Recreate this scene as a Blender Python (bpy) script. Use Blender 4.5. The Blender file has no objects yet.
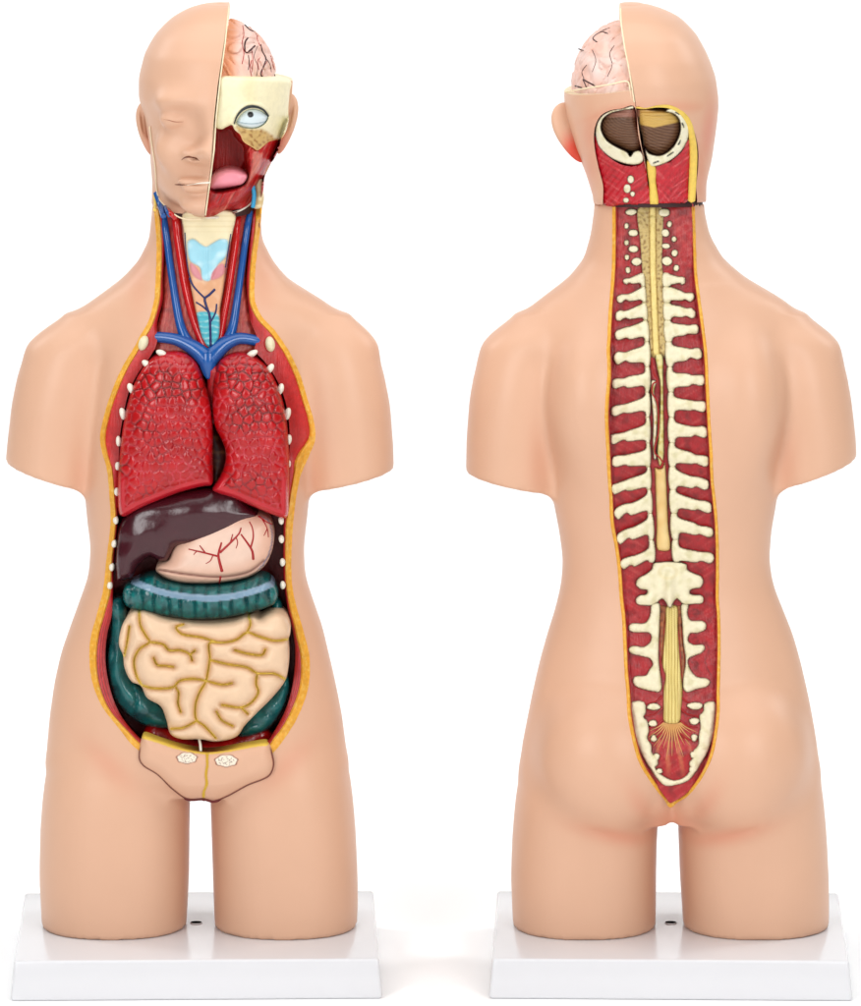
import bpy, bmesh, math, random
import numpy as np
from mathutils import Vector, noise as mnoise
from mathutils.bvhtree import BVHTree
from mathutils.geometry import delaunay_2d_cdt

random.seed(4)
scene = bpy.context.scene
COL = scene.collection

# ---------------------------------------------------------------- measurements
# Working units are millimetres: x to the right, r down, d towards the camera.
DIST = 6400.0        # camera to the middle of the models
EYE = 1476.0         # camera height over the base plates
HROW = -551.0        # row of the horizon
XC = 430.5
BASE_H = 38.6

def at(px, py, d):
    """point of the real place (metres) seen at column px, row py, at depth d"""
    px = np.asarray(px, float); py = np.asarray(py, float); d = np.asarray(d, float)
    k = (DIST - d) / DIST
    X = (px - XC) * k
    Z = EYE - (py - HROW) * k
    return np.stack([X, -d + 0 * X, Z + BASE_H], -1) * 0.001

def plain(x, r, d):
    """design coordinates (no perspective) -> metres"""
    return np.stack([np.asarray(x, float) - XC, -np.asarray(d, float), 925.0 - np.asarray(r, float) + BASE_H], -1) * 0.001

CAM = np.array([0, -DIST, EYE + BASE_H]) * 0.001

def Zc(x0, y0, s):
    return lambda pts: [(x0 + x / s, y0 + y / s) for x, y in pts]

# ---------------------------------------------------------------- small maths
def spline(pts, step=2.0, closed=True, smooth=True):
    P = np.asarray(pts, float)
    n = len(P)
    if smooth and n > 2:
        out = []
        segs = n if closed else n - 1
        for i in range(segs):
            if closed:
                p0, p1, p2, p3 = P[(i - 1) % n], P[i], P[(i + 1) % n], P[(i + 2) % n]
            else:
                p1, p2 = P[i], P[i + 1]
                p0 = P[i - 1] if i > 0 else 2 * p1 - p2
                p3 = P[i + 2] if i + 2 < n else 2 * p2 - p1
            # centripetal Catmull-Rom
            t0 = 0.0
            t1 = t0 + max(np.linalg.norm(p1 - p0), 1e-6) ** 0.5
            t2 = t1 + max(np.linalg.norm(p2 - p1), 1e-6) ** 0.5
            t3 = t2 + max(np.linalg.norm(p3 - p2), 1e-6) ** 0.5
            m = 12
            t = np.linspace(t1, t2, m, endpoint=False)[:, None]
            A1 = (t1 - t) / (t1 - t0) * p0 + (t - t0) / (t1 - t0) * p1
            A2 = (t2 - t) / (t2 - t1) * p1 + (t - t1) / (t2 - t1) * p2
            A3 = (t3 - t) / (t3 - t2) * p2 + (t - t2) / (t3 - t2) * p3
            B1 = (t2 - t) / (t2 - t0) * A1 + (t - t0) / (t2 - t0) * A2
            B2 = (t3 - t) / (t3 - t1) * A2 + (t - t1) / (t3 - t1) * A3
            out.append((t2 - t) / (t2 - t1) * B1 + (t - t1) / (t2 - t1) * B2)
        out = np.concatenate(out)
        if not closed:
            out = np.concatenate([out, P[-1:]])
    else:
        out = P
    if closed:
        out = np.concatenate([out, out[:1]])
    L = np.concatenate([[0], np.cumsum(np.linalg.norm(np.diff(out, axis=0), axis=1))])
    m = max(int(round(L[-1] / step)), 3)
    t = np.linspace(0, L[-1], m + 1)
    res = np.stack([np.interp(t, L, out[:, k]) for k in range(out.shape[1])], -1)
    return res[:-1] if closed else res

def seg_dist(px, py, poly, closed=False):
    A = np.asarray(poly, float)
    B = np.roll(A, -1, 0) if closed else A[1:]
    A = A if closed else A[:-1]
    P = np.stack([px, py], -1)
    out = np.full(len(P), 1e9)
    D = B - A
    LL = np.maximum((D ** 2).sum(1), 1e-9)
    for c in range(0, len(P), 4000):
        Q = P[c:c + 4000, None, :] - A[None]
        t = np.clip((Q * D[None]).sum(-1) / LL, 0, 1)
        V = Q - t[..., None] * D[None]
        out[c:c + 4000] = np.sqrt((V ** 2).sum(-1).min(1))
    return out

def lines_dist(px, py, lines, step=2.0):
    d = np.full(len(px), 1e9)
    for l in lines:
        d = np.minimum(d, seg_dist(px, py, spline(l, step, False)))
    return d

def inside(px, py, poly):
    x, y = np.asarray(px), np.asarray(py)
    r = np.zeros(len(x), bool)
    n = len(poly)
    j = n - 1
    for i in range(n):
        xi, yi = poly[i]; xj, yj = poly[j]
        if yi != yj:
            c = ((yi > y) != (yj > y)) & (x < (xj - xi) * (y - yi) / (yj - yi) + xi)
            r ^= c
        j = i
    return r

def dome(t, R):
    u = np.clip(t / R, 0, 1)
    return np.sqrt(np.maximum(1 - (1 - u) ** 2, 0))

def sstep(a, b, x):
    t = np.clip((x - a) / (b - a), 0, 1)
    return t * t * (3 - 2 * t)

def nz(px, py, sc, seed=0.0):
    return np.array([mnoise.noise(Vector((x * sc, y * sc, seed))) for x, y in zip(px, py)])

def lin(r, g, b):
    f = lambda c: c / 255 / 12.92 if c <= 10 else ((c / 255 + 0.055) / 1.055) ** 2.4
    return (f(r), f(g), f(b))

ALB = 0.86       # albedo of a surface against the brightness it shows under the lamps
def paint(r, g, b):
    return np.array([max(c - 0.02, 0.004) * ALB for c in lin(r, g, b)])

# ---------------------------------------------------------------- materials
MATS = {}
def material(name, rgb=None, rough=0.42, spec=0.5, coat=0.0, vary=0.06, vscale=60.0, bump=None, attr=False, sss=0.0, tint=None):
    """rgb: 8-bit look; bump: list of (kind, scale, strength, distance_m)"""
    m = bpy.data.materials.new(name)
    m.use_nodes = True
    nt = m.node_tree; N = nt.nodes; L = nt.links
    b = N['Principled BSDF']
    b.inputs['Roughness'].default_value = rough
    b.inputs['Specular IOR Level'].default_value = spec
    b.inputs['Coat Weight'].default_value = coat
    b.inputs['Coat Roughness'].default_value = 0.12
    tc = N.new('ShaderNodeTexCoord')
    if attr:
        a = N.new('ShaderNodeAttribute'); a.attribute_name = 'Col'
        base = a.outputs['Color']
    else:
        c = N.new('ShaderNodeRGB'); c.outputs[0].default_value = (*paint(*rgb), 1)
        base = c.outputs[0]
    nzt = N.new('ShaderNodeTexNoise'); nzt.inputs['Scale'].default_value = vscale
    nzt.inputs['Detail'].default_value = 4
    L.new(tc.outputs['Object'], nzt.inputs['Vector'])
    mr = N.new('ShaderNodeMapRange')
    mr.inputs['From Min'].default_value = 0.25; mr.inputs['From Max'].default_value = 0.75
    mr.inputs['To Min'].default_value = 1 - vary; mr.inputs['To Max'].default_value = 1 + vary
    L.new(nzt.outputs['Fac'], mr.inputs['Value'])
    mul = N.new('ShaderNodeVectorMath'); mul.operation = 'SCALE'
    L.new(base, mul.inputs[0]); L.new(mr.outputs[0], mul.inputs['Scale'])
    colour = mul.outputs[0]
    if tint:      # second colour of the part's own mottling
        t2 = N.new('ShaderNodeTexNoise'); t2.inputs['Scale'].default_value = tint[1]; t2.inputs['Detail'].default_value = 5
        L.new(tc.outputs['Object'], t2.inputs['Vector'])
        rp = N.new('ShaderNodeMapRange'); rp.inputs['From Min'].default_value = 0.5; rp.inputs['From Max'].default_value = 0.68
        rp.inputs['To Max'].default_value = tint[2]
        L.new(t2.outputs['Fac'], rp.inputs['Value'])
        mx = N.new('ShaderNodeMix'); mx.data_type = 'RGBA'
        L.new(rp.outputs[0], mx.inputs[0]); L.new(colour, mx.inputs[6])
        mx.inputs[7].default_value = (*paint(*tint[0]), 1)
        colour = mx.outputs[2]
    prev = None
    for kind, scale, strength, dist in (bump or []):
        if kind == 'cells':
            wn = N.new('ShaderNodeTexNoise'); wn.inputs['Scale'].default_value = scale * 1.1
            L.new(tc.outputs['Object'], wn.inputs['Vector'])
            wv = N.new('ShaderNodeVectorMath'); wv.operation = 'MULTIPLY_ADD'
            wv.inputs[1].default_value = (0.75 / scale,) * 3
            L.new(wn.outputs['Color'], wv.inputs[0]); L.new(tc.outputs['Object'], wv.inputs[2])
            flat = N.new('ShaderNodeVectorMath'); flat.operation = 'MULTIPLY'
            flat.inputs[1].default_value = (1, 0.25, 1)
            L.new(wv.outputs[0], flat.inputs[0])
            t = N.new('ShaderNodeTexVoronoi'); t.feature = 'DISTANCE_TO_EDGE'
            t.inputs['Scale'].default_value = scale
            t.inputs['Randomness'].default_value = 0.85
            L.new(flat.outputs[0], t.inputs['Vector'])
            rr = N.new('ShaderNodeMapRange'); rr.interpolation_type = 'SMOOTHSTEP'
            rr.inputs['From Max'].default_value = 0.3
            L.new(t.outputs['Distance'], rr.inputs['Value'])
            h = rr.outputs[0]
            mx = N.new('ShaderNodeMix'); mx.data_type = 'RGBA'
            L.new(h, mx.inputs[0]); L.new(colour, mx.inputs[7])
            mx.inputs[6].default_value = (*paint(150, 16, 34), 1)
            fade = N.new('ShaderNodeMix'); fade.data_type = 'RGBA'; fade.inputs[0].default_value = 0.8
            L.new(mx.outputs[2], fade.inputs[6]); L.new(colour, fade.inputs[7])
            colour = fade.outputs[2]
        elif kind == 'fibre':
            mp = N.new('ShaderNodeMapping'); mp.inputs['Scale'].default_value = (1, 0.5, 0.12)
            L.new(tc.outputs['Object'], mp.inputs['Vector'])
            t = N.new('ShaderNodeTexNoise'); t.inputs['Scale'].default_value = scale; t.inputs['Detail'].default_value = 5
            L.new(mp.outputs[0], t.inputs['Vector']); h = t.outputs['Fac']
        else:
            t = N.new('ShaderNodeTexNoise'); t.inputs['Scale'].default_value = scale; t.inputs['Detail'].default_value = 4
            L.new(tc.outputs['Object'], t.inputs['Vector']); h = t.outputs['Fac']
        bn = N.new('ShaderNodeBump'); bn.inputs['Strength'].default_value = strength
        bn.inputs['Distance'].default_value = dist
        L.new(h, bn.inputs['Height'])
        if prev: L.new(prev, bn.inputs['Normal'])
        prev = bn.outputs['Normal']
    if prev: L.new(prev, b.inputs['Normal'])
    L.new(colour, b.inputs['Base Color'])
    if sss:
        b.inputs['Subsurface Weight'].default_value = sss
        b.inputs['Subsurface Radius'].default_value = (0.004, 0.002, 0.001)
    MATS[name] = m
    return m

# ---------------------------------------------------------------- objects
ORIGIN = np.zeros(3)

def link(name, co, faces, mats, parent=None, smooth=True, cols=None, fmat=None):
    me = bpy.data.meshes.new(name)
    me.from_pydata([tuple(v) for v in (np.asarray(co) - ORIGIN)], [], [tuple(int(i) for i in f) for f in faces])
    mats = mats if isinstance(mats, (list, tuple)) else [mats]
    for m in mats: me.materials.append(m)
    if fmat is not None:
        me.polygons.foreach_set('material_index', np.asarray(fmat, np.int32))
    if cols is not None:
        a = me.color_attributes.new('Col', 'FLOAT_COLOR', 'POINT')
        a.data.foreach_set('color', np.concatenate([cols, np.ones((len(cols), 1))], 1).astype(np.float32).ravel())
    bm = bmesh.new(); bm.from_mesh(me)
    bmesh.ops.recalc_face_normals(bm, faces=bm.faces)
    bm.to_mesh(me); bm.free()
    if smooth:
        me.polygons.foreach_set('use_smooth', np.ones(len(me.polygons), bool))
        me.set_sharp_from_angle(angle=math.radians(50))
    o = bpy.data.objects.new(name, me)
    COL.objects.link(o)
    if parent: o.parent = parent
    return o

def thing(name, loc_mm, label, cat, group=None):
    global ORIGIN
    o = bpy.data.objects.new(name, None)
    o.empty_display_size = 0.05
    COL.objects.link(o)
    ORIGIN = plain(*loc_mm)
    o.location = tuple(ORIGIN)
    o['label'] = label; o['category'] = cat
    if group: o['group'] = group
    return o

def triangulate(border, step):
    b = np.asarray(border)
    lo, hi = b.min(0), b.max(0)
    xs = np.arange(lo[0], hi[0] + step, step)
    ys = np.arange(lo[1], hi[1] + step, step * 0.866)
    gx, gy = np.meshgrid(xs, ys)
    gx = gx + (np.arange(len(ys)) % 2)[:, None] * step * 0.5
    gx, gy = gx.ravel(), gy.ravel()
    k = inside(gx, gy, b)
    gx, gy = gx[k], gy[k]
    if len(gx):
        k = seg_dist(gx, gy, b, True) > step * 0.55
        gx, gy = gx[k], gy[k]
    V = [Vector((float(x), float(y))) for x, y in b] + [Vector((float(x), float(y))) for x, y in zip(gx, gy)]
    n = len(b)
    E = [(i, (i + 1) % n) for i in range(n)]
    r = delaunay_2d_cdt(V, E, [], 1, 1e-5)
    out = np.array([(v.x, v.y) for v in r[0]])
    ring = [None] * n
    for i, o in enumerate(r[3]):
        for q in o:
            if q < n: ring[q] = i
    ring = [i for i in ring if i is not None]
    return out, r[2], ring

def panel(name, outline, dfun, mat, parent, step=2.0, bstep=None, thick=8.0, back=None, colfun=None, smooth=True):
    """a solid organ or plate: its outline, its front relief, its sides and its back"""
    outs = outline if isinstance(outline[0][0], (list, tuple, np.ndarray)) else [outline]
    CO, FA, CL, off = [], [], [], 0
    for ol in outs:
        border = spline(ol, bstep or step, True, smooth)
        v, f, ring = triangulate(border, step)
        dist = seg_dist(v[:, 0], v[:, 1], border, True)
        d = dfun(v[:, 0], v[:, 1], dist)
        d = d + 0 * dist
        co = at(v[:, 0], v[:, 1], d)
        rb = co[ring].copy()
        rb[:, 1] = -(np.full(len(ring), back) if back is not None else d[ring] - thick) * 0.001
        n = len(v); m = len(ring)
        faces = [tuple(i + off for i in t) for t in f]
        faces += [(ring[i] + off, ring[(i + 1) % m] + off, n + (i + 1) % m + off, n + i + off) for i in range(m)]
        faces.append(tuple(n + i + off for i in range(m)))
        CO.append(np.concatenate([co, rb])); FA += faces
        if colfun is not None:
            c = colfun(v[:, 0], v[:, 1], dist)
            CL.append(np.concatenate([c, c[ring]]))
        off += n + m
    return link(name, np.concatenate(CO), FA, mat, parent, cols=np.concatenate(CL) if CL else None)

def tube_geo(pts, rad, seg=10, step=2.0, flat=1.0, smooth=True):
    P = np.asarray(pts, float)
    R = np.full(len(P), rad, float) if np.isscalar(rad) else np.asarray(rad, float)
    Q = spline(np.concatenate([P, R[:, None]], 1), step, False, smooth)
    c = at(Q[:, 0], Q[:, 1], Q[:, 2]); r = Q[:, 3] * 0.001
    n = len(c)
    T = np.gradient(c, axis=0)
    T /= np.linalg.norm(T, axis=1)[:, None] + 1e-12
    F = np.array([0, -1.0, 0])
    co, faces = [], []
    for i in range(n):
        s = np.cross(T[i], F); l = np.linalg.norm(s)
        s = s / l if l > 1e-3 else np.array([1.0, 0, 0])
        u = np.cross(s, T[i])
        k = 1.0
        for a in range(seg):
            an = 2 * math.pi * a / seg
            co.append(c[i] + r[i] * (math.cos(an) * s + math.sin(an) * u * flat))
    for i in range(n - 1):
        for a in range(seg):
            b = (a + 1) % seg
            faces.append((i * seg + a, i * seg + b, (i + 1) * seg + b, (i + 1) * seg + a))
    co.append(c[0] - T[0] * r[0] * 0.6); co.append(c[-1] + T[-1] * r[-1] * 0.6)
    k = n * seg
    for a in range(seg):
        b = (a + 1) % seg
        faces.append((a, k, b)); faces.append(((n - 1) * seg + a, (n - 1) * seg + b, k + 1))
    return np.array(co), faces

def tubes(name, runs, mat, parent, seg=10, step=2.0, flat=1.0):
    CO, FA, off = [], [], 0
    for pts, rad in runs:
        if len(pts) < 2: continue
        c, f = tube_geo(pts, rad, seg, step, flat)
        CO.append(c); FA += [tuple(i + off for i in q) for q in f]; off += len(c)
    return link(name, np.concatenate(CO), FA, mat, parent)

def ellipsoid(name, px, py, d, rx, ry, rd, mat, parent, seg=20, rot=0.0, wobble=0.0):
    co, faces = [], []
    m = seg // 2
    ca, sa = math.cos(rot), math.sin(rot)
    c0 = at(px, py, d)
    for i in range(m + 1):
        th = math.pi * i / m
        for j in range(seg):
            ph = 2 * math.pi * j / seg
            w = 1 + wobble * math.sin(3 * ph + 1.3 * px) * math.sin(th)
            x = rx * math.sin(th) * math.cos(ph) * w; z = ry * math.sin(th) * math.sin(ph) * w; y = -rd * math.cos(th)
            co.append(c0 + np.array([x * ca - z * sa, y, x * sa + z * ca]) * 0.001)
    for i in range(m):
        for j in range(seg):
            k = (j + 1) % seg
            faces.append((i * seg + j, i * seg + k, (i + 1) * seg + k, (i + 1) * seg + j))
    return link(name, np.array(co), faces, mat, parent)

# ---------------------------------------------------------------- solid bodies
def surface_nets(F, org, h):
    S = F < 0
    nx, ny, nz_ = F.shape
    acc = np.zeros((nx - 1, ny - 1, nz_ - 1, 3)); cnt = np.zeros((nx - 1, ny - 1, nz_ - 1))
    def sl(o): return tuple(slice(o[i], F.shape[i] - 1 + o[i]) for i in range(3))
    corners = [(i, j, k) for i in (0, 1) for j in (0, 1) for k in (0, 1)]
    for a in range(3):
        for c in corners:
            if c[a] == 0:
                e = list(c); e[a] = 1; e = tuple(e)
                f0, f1 = F[sl(c)], F[sl(e)]
                m = (f0 < 0) != (f1 < 0)
                t = np.where(m, f0 / np.where(m, f0 - f1, 1), 0)
                for q in range(3):
                    acc[..., q] += np.where(m, c[q] + (t if q == a else 0), 0)
                cnt += m
    act = cnt > 0
    idx = -np.ones(act.shape, np.int64); idx[act] = np.arange(act.sum())
    ijk = np.argwhere(act)
    verts = org + h * (ijk + acc[act] / cnt[act][:, None])
    faces = []
    for a in range(3):
        b, c = (a + 1) % 3, (a + 2) % 3
        s0 = [slice(None)] * 3; s1 = [slice(None)] * 3
        s0[a] = slice(0, -1); s1[a] = slice(1, None)
        m = S[tuple(s0)] != S[tuple(s1)]
        sg = S[tuple(s0)]
        p = np.argwhere(m)
        ok = (p[:, b] > 0) & (p[:, c] > 0) & (p[:, b] < F.shape[b] - 1) & (p[:, c] < F.shape[c] - 1)
        p = p[ok]
        def g(db, dc):
            q = p.copy(); q[:, b] -= db; q[:, c] -= dc
            return idx[q[:, 0], q[:, 1], q[:, 2]]
        quad = np.stack([g(1, 1), g(0, 1), g(0, 0), g(1, 0)], -1)
        flip = ~sg[p[:, 0], p[:, 1], p[:, 2]]
        quad[flip] = quad[flip][:, ::-1]
        faces.append(quad)
    return verts, np.concatenate(faces)

def sdf_mesh(fn, lo, hi, h):
    ax = [np.arange(lo[i], hi[i] + h, h) for i in range(3)]
    X, R, D = np.meshgrid(*ax, indexing='ij')
    F = fn(X, R, D)
    v, f = surface_nets(F, np.array(lo, float), h)
    return plain(v[:, 0], v[:, 1], v[:, 2]), f

def smin(a, b, k):
    h = np.clip(0.5 + 0.5 * (b - a) / k, 0, 1)
    return b * (1 - h) + a * h - k * h * (1 - h)

def smax(a, b, k):
    return -smin(-a, -b, k)

def slices(X, R, D, tab, n=2.2, sm=4, yc=0.0, cap=True, round_top=False):
    T = np.array(tab, float)
    r0, r1 = T[0, 0], T[-1, 0]
    R0 = R
    if round_top:      # a crown that closes like a dome: interpolate in the square root of the height
        T[:, 0] = 40 * np.sqrt(T[:, 0] - r0)
        R = 40 * np.sqrt(np.maximum(R - r0, 0))
        r0, r1 = T[0, 0], T[-1, 0]
    g = np.arange(r0 - 30, r1 + 31, 1.0)
    ker = np.exp(-0.5 * (np.arange(-15, 16) / max(sm, .1)) ** 2); ker /= ker.sum()
    def col(c):
        v = np.interp(g, T[:, 0], T[:, c])
        v = np.concatenate([np.full(15, v[0]), v, np.full(15, v[-1])])
        return np.convolve(v, ker, 'valid')
    xl, xr, bf, bb = [np.interp(R, g, col(c)) for c in (1, 2, 3, 4)]
    a = np.maximum((xr - xl) / 2, 1.0); cx = (xl + xr) / 2
    b = np.maximum(np.where(D > yc, bf, bb), 1.0)
    v = ((np.abs(X - cx) / a) ** n + (np.abs(D - yc) / b) ** n + 1e-9) ** (1 / n) - 1
    v = v * np.minimum(a, b)
    if cap:
        v = np.maximum(v, np.maximum(tab[0][0] - R0, R0 - tab[-1][0]))
    return v

def ell(X, R, D, c, s):
    k = np.sqrt(((X - c[0]) / s[0]) ** 2 + ((R - c[1]) / s[1]) ** 2 + ((D - c[2]) / s[2]) ** 2 + 1e-9)
    return (k - 1) * min(s)

def bvh_of(co, faces):
    return BVHTree.FromPolygons([tuple(v) for v in co], [tuple(int(i) for i in f) for f in faces])

def surf_of(bvh, default=40.0):
    C = Vector(CAM)
    def f(px, py):
        px = np.atleast_1d(np.asarray(px, float)); py = np.atleast_1d(np.asarray(py, float))
        P = at(px, py, 0.0)
        out = np.empty(len(px))
        for i in range(len(px)):
            d = (Vector(P[i]) - C).normalized()
            h = bvh.ray_cast(C, d)
            if h[0] is None:
                h = bvh.find_nearest(Vector(at(px[i], py[i], default)))
            out[i] = -h[0].y * 1000
        return out
    return f

def boolean(ob, cutter, op='DIFFERENCE'):
    m = ob.modifiers.new('cut', 'BOOLEAN'); m.operation = op; m.object = cutter; m.solver = 'EXACT'; m.material_mode = 'TRANSFER'; bpy.context.view_layer.update()
    dg = bpy.context.evaluated_depsgraph_get()
    me = bpy.data.meshes.new_from_object(ob.evaluated_get(dg))
    ob.modifiers.clear()
    old = ob.data; ob.data = me; me.name = old.name
    bpy.data.meshes.remove(old)
    bpy.data.objects.remove(cutter)
    me.polygons.foreach_set('use_smooth', np.ones(len(me.polygons), bool))
    me.set_sharp_from_angle(angle=math.radians(50))

def prism(outline_world_xz, y0, y1, mat, parent=None):
    P = np.asarray(outline_world_xz)
    n = len(P)
    co = np.concatenate([np.stack([P[:, 0], np.full(n, y0), P[:, 1]], -1), np.stack([P[:, 0], np.full(n, y1), P[:, 1]], -1)])
    f = [(i, (i + 1) % n, n + (i + 1) % n, n + i) for i in range(n)]
    f += [tuple(range(n)), tuple(range(2 * n - 1, n - 1, -1))]
    return link('cutter', co, f, mat, parent, smooth=False)
# ---------------------------------------------------------------- paints and plastics
material('skin', (227, 181, 152), rough=0.42, spec=0.4, vary=0.015, vscale=9, bump=[('noise', 900, 0.05, 0.0006)], sss=0.0)
material('skin_patch', attr=True, rough=0.42, spec=0.4, vary=0.022, vscale=14, bump=[('noise', 900, 0.05, 0.0006)])
material('fat', (236, 170, 62), rough=0.5, vary=0.14, vscale=170, bump=[('noise', 420, 0.5, 0.0012)], tint=((244, 205, 110), 260, 0.6))
material('pale_fat', (240, 205, 96), rough=0.5, vary=0.1, vscale=200, bump=[('noise', 500, 0.5, 0.001)])
material('muscle', (186, 52, 56), rough=0.36, vary=0.22, vscale=190, bump=[('fibre', 420, 0.6, 0.0015), ('noise', 330, 0.35, 0.001)], tint=((150, 30, 36), 300, 0.7))
material('muscle_painted', attr=True, rough=0.36, vary=0.16, vscale=220, bump=[('fibre', 520, 0.5, 0.0012), ('noise', 400, 0.3, 0.001)])
material('cavity', (140, 26, 32), rough=0.42, vary=0.2, vscale=90, bump=[('noise', 160, 0.4, 0.002)])
material('cut_face', (250, 232, 196), rough=0.5)
material('lung', attr=True, rough=0.27, spec=0.5, vary=0.1, vscale=40, bump=[('noise', 500, 0.15, 0.0006)])
material('liver', (76, 38, 48), rough=0.27, spec=0.5, coat=0.12, vary=0.12, vscale=40, bump=[('noise', 55, 0.35, 0.003)])
material('painted', attr=True, rough=0.4, spec=0.45, vary=0.05, vscale=90, bump=[('noise', 260, 0.12, 0.0008)])
material('painted_gloss', attr=True, rough=0.25, spec=0.5, coat=0.15, vary=0.12, vscale=70, bump=[('noise', 130, 0.6, 0.002)])
material('artery', (206, 24, 34), rough=0.25, coat=0.2, vary=0.06, bump=[('noise', 160, 0.12, 0.001)])
material('vein', (34, 92, 162), rough=0.25, coat=0.2, vary=0.1, bump=[('noise', 140, 0.15, 0.001)])
material('small_vein', (36, 46, 96), rough=0.35)
material('pale_vein', (60, 160, 206), rough=0.35)
material('vessel_line', (172, 32, 44), rough=0.35)
material('dark_line', (74, 22, 26), rough=0.5)
material('bone', (238, 228, 192), rough=0.4, vary=0.06, vscale=160, bump=[('noise', 260, 0.25, 0.0008)], tint=((222, 200, 140), 110, 0.4))
material('bone_painted', attr=True, rough=0.42, vary=0.06, vscale=200, bump=[('noise', 300, 0.3, 0.0008)])
material('white_rib', (246, 240, 224), rough=0.35, vary=0.03)
material('eye_white', attr=True, rough=0.3, spec=0.3, coat=0.0, vary=0.0)
material('tongue', (246, 156, 170), rough=0.3, vary=0.05, bump=[('noise', 500, 0.2, 0.0006)])
material('base_plastic', (231, 231, 234), rough=0.16, spec=0.5, vary=0.006)
material('hole_shade', (30, 26, 26), rough=0.9, spec=0.0)
M = MATS

def const(rgb):
    c = paint(*rgb)
    return lambda px, py, dist: np.tile(c, (len(px), 1))

def blend(c0, c1, t):
    return c0 + (c1 - c0) * np.asarray(t)[:, None]

# ---------------------------------------------------------------- shared pieces
def base_plate(parent, cx, yaw, half, half_d, seed_hole):
    bm = bmesh.new()
    h = BASE_H
    top, bot = half, half + 3.5
    vs = []
    for (z, a, b) in ((0, bot, half_d + 3.5), (h, top, half_d)):
        for sx, sy in ((-1, -1), (1, -1), (1, 1), (-1, 1)):
            vs.append(bm.verts.new((sx * a * .001, sy * b * .001, z * .001)))
    bm.faces.new(vs[0:4][::-1]); bm.faces.new(vs[4:8])
    for i in range(4):
        bm.faces.new((vs[i], vs[(i + 1) % 4], vs[4 + (i + 1) % 4], vs[4 + i]))
    bmesh.ops.bevel(bm, geom=[e for e in bm.edges], offset=0.0032, segments=4, affect='EDGES', profile=0.5)
    me = bpy.data.meshes.new('base'); bm.to_mesh(me); bm.free()
    me.materials.append(M['base_plastic'])
    me.polygons.foreach_set('use_smooth', np.ones(len(me.polygons), bool)); me.set_sharp_from_angle(angle=math.radians(60))
    o = bpy.data.objects.new('base', me); COL.objects.link(o); o.parent = parent
    o.location = ((cx - XC) * .001 - ORIGIN[0], 0, -ORIGIN[2]); o.rotation_euler = (0, 0, math.radians(yaw))
    # screw hole as a raised disc, the dark inside put into its colour
    hx, hd = seed_hole
    co, f = [], []
    prof = [(6.2, 0.3), (5.6, 1.0), (4.3, 0.6), (3.6, 0.25), (0.01, 0.2)]
    for r, z in prof:
        for k in range(24):
            a = 2 * math.pi * k / 24
            co.append(plain(hx + r * math.cos(a), 925 - z, hd + r * math.sin(a)))
    fm = []
    for i in range(len(prof) - 1):
        for k in range(24):
            f.append((i * 24 + k, i * 24 + (k + 1) % 24, (i + 1) * 24 + (k + 1) % 24, (i + 1) * 24 + k)); fm.append(0 if i < 1 else 1)
    hole = link('screw_hole', np.array(co), f, [M['base_plastic'], M['hole_shade']], o, fmat=fm)
    hole.matrix_parent_inverse = (o.matrix_basis).inverted()
    return o

def rim_and_wall(pairs, surf, parent, fat_frac, floor_d, wall_mat, lift=1.6, slope=5.0, closed=False, names=('fat_rim', 'muscle_wall'), extra=None, minw=2.6, rim_mat='fat'):
    """the cut edge of the body wall: a raised yellow fat layer, then muscle falling into the cavity"""
    P = np.array([[*a, *b] for a, b in pairs], float)
    S = spline(P, 1.6, closed)
    o, i = S[:, :2], S[:, 2:]
    w = np.linalg.norm(i - o, axis=1)
    fw = np.maximum(w * fat_frac, minw) if np.isscalar(fat_frac) else np.minimum(fat_frac[0](o[:, 0], o[:, 1]) if callable(fat_frac[0]) else np.full(len(w), fat_frac[0]), w * 0.78)
    y = o + (i - o) / w[:, None] * fw[:, None]
    n = len(S)
    so = surf(o[:, 0], o[:, 1]); si = surf(y[:, 0], y[:, 1]); s2 = surf(i[:, 0], i[:, 1])
    def sm(a):
        k = np.ones(9) / 9
        return np.convolve(np.pad(a, 4, mode='wrap' if closed else 'edge'), k, 'valid')
    so, si, s2 = sm(so), sm(si), sm(s2)
    def strip(rows, name, mat, cols=None):
        co = np.concatenate([at(p[:, 0], p[:, 1], d) for p, d in rows]); m = len(rows)
        f = []
        for a in range(m - 1):
            for q in range(n if closed else n - 1):
                q2 = (q + 1) % n
                f.append((a * n + q, a * n + q2, (a + 1) * n + q2, (a + 1) * n + q))
        return link(name, co, f, mat, parent, cols=cols)
    wob = 0.35 * np.array([mnoise.noise(Vector((a * .15, b * .15, 3))) for a, b in o])[:, None]
    nrm = (o - i) / w[:, None]
    mid = (o + y) / 2
    fat = strip([(o + nrm * 0.6, so - 4), (o + nrm * (0.4 + wob), so + 0.2), (o * .8 + y * .2, so + lift * .8), (mid, (so + si) / 2 + lift), (o * .2 + y * .8, si + lift * .7), (y, si - 0.6), (y, si - 7)], names[0], M[rim_mat])
    t = np.linspace(0, 1, 17)
    rows = []
    for u in t:
        p = y + (i - y) * u
        d = si * (1 - u) + s2 * u - 0.8 - slope * u ** 1.4
        rows.append((p, d))
    p_in = i - nrm * 0.4
    for v in (0.15, 0.5, 1.0):
        rows.append((i - nrm * 0.5 * v, (s2 - 0.8 - slope) * (1 - v) + floor_d * v))
    cols = None
    if extra is not None:
        cl = []
        for k_, (p, d) in enumerate(rows):
            cl.append(extra(p[:, 0], p[:, 1], min(k_ / 16.0, 1.3)))
        cols = np.concatenate(cl)
    wall = strip(rows, names[1], wall_mat, cols)
    return fat, wall, (o, y, i)

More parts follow.
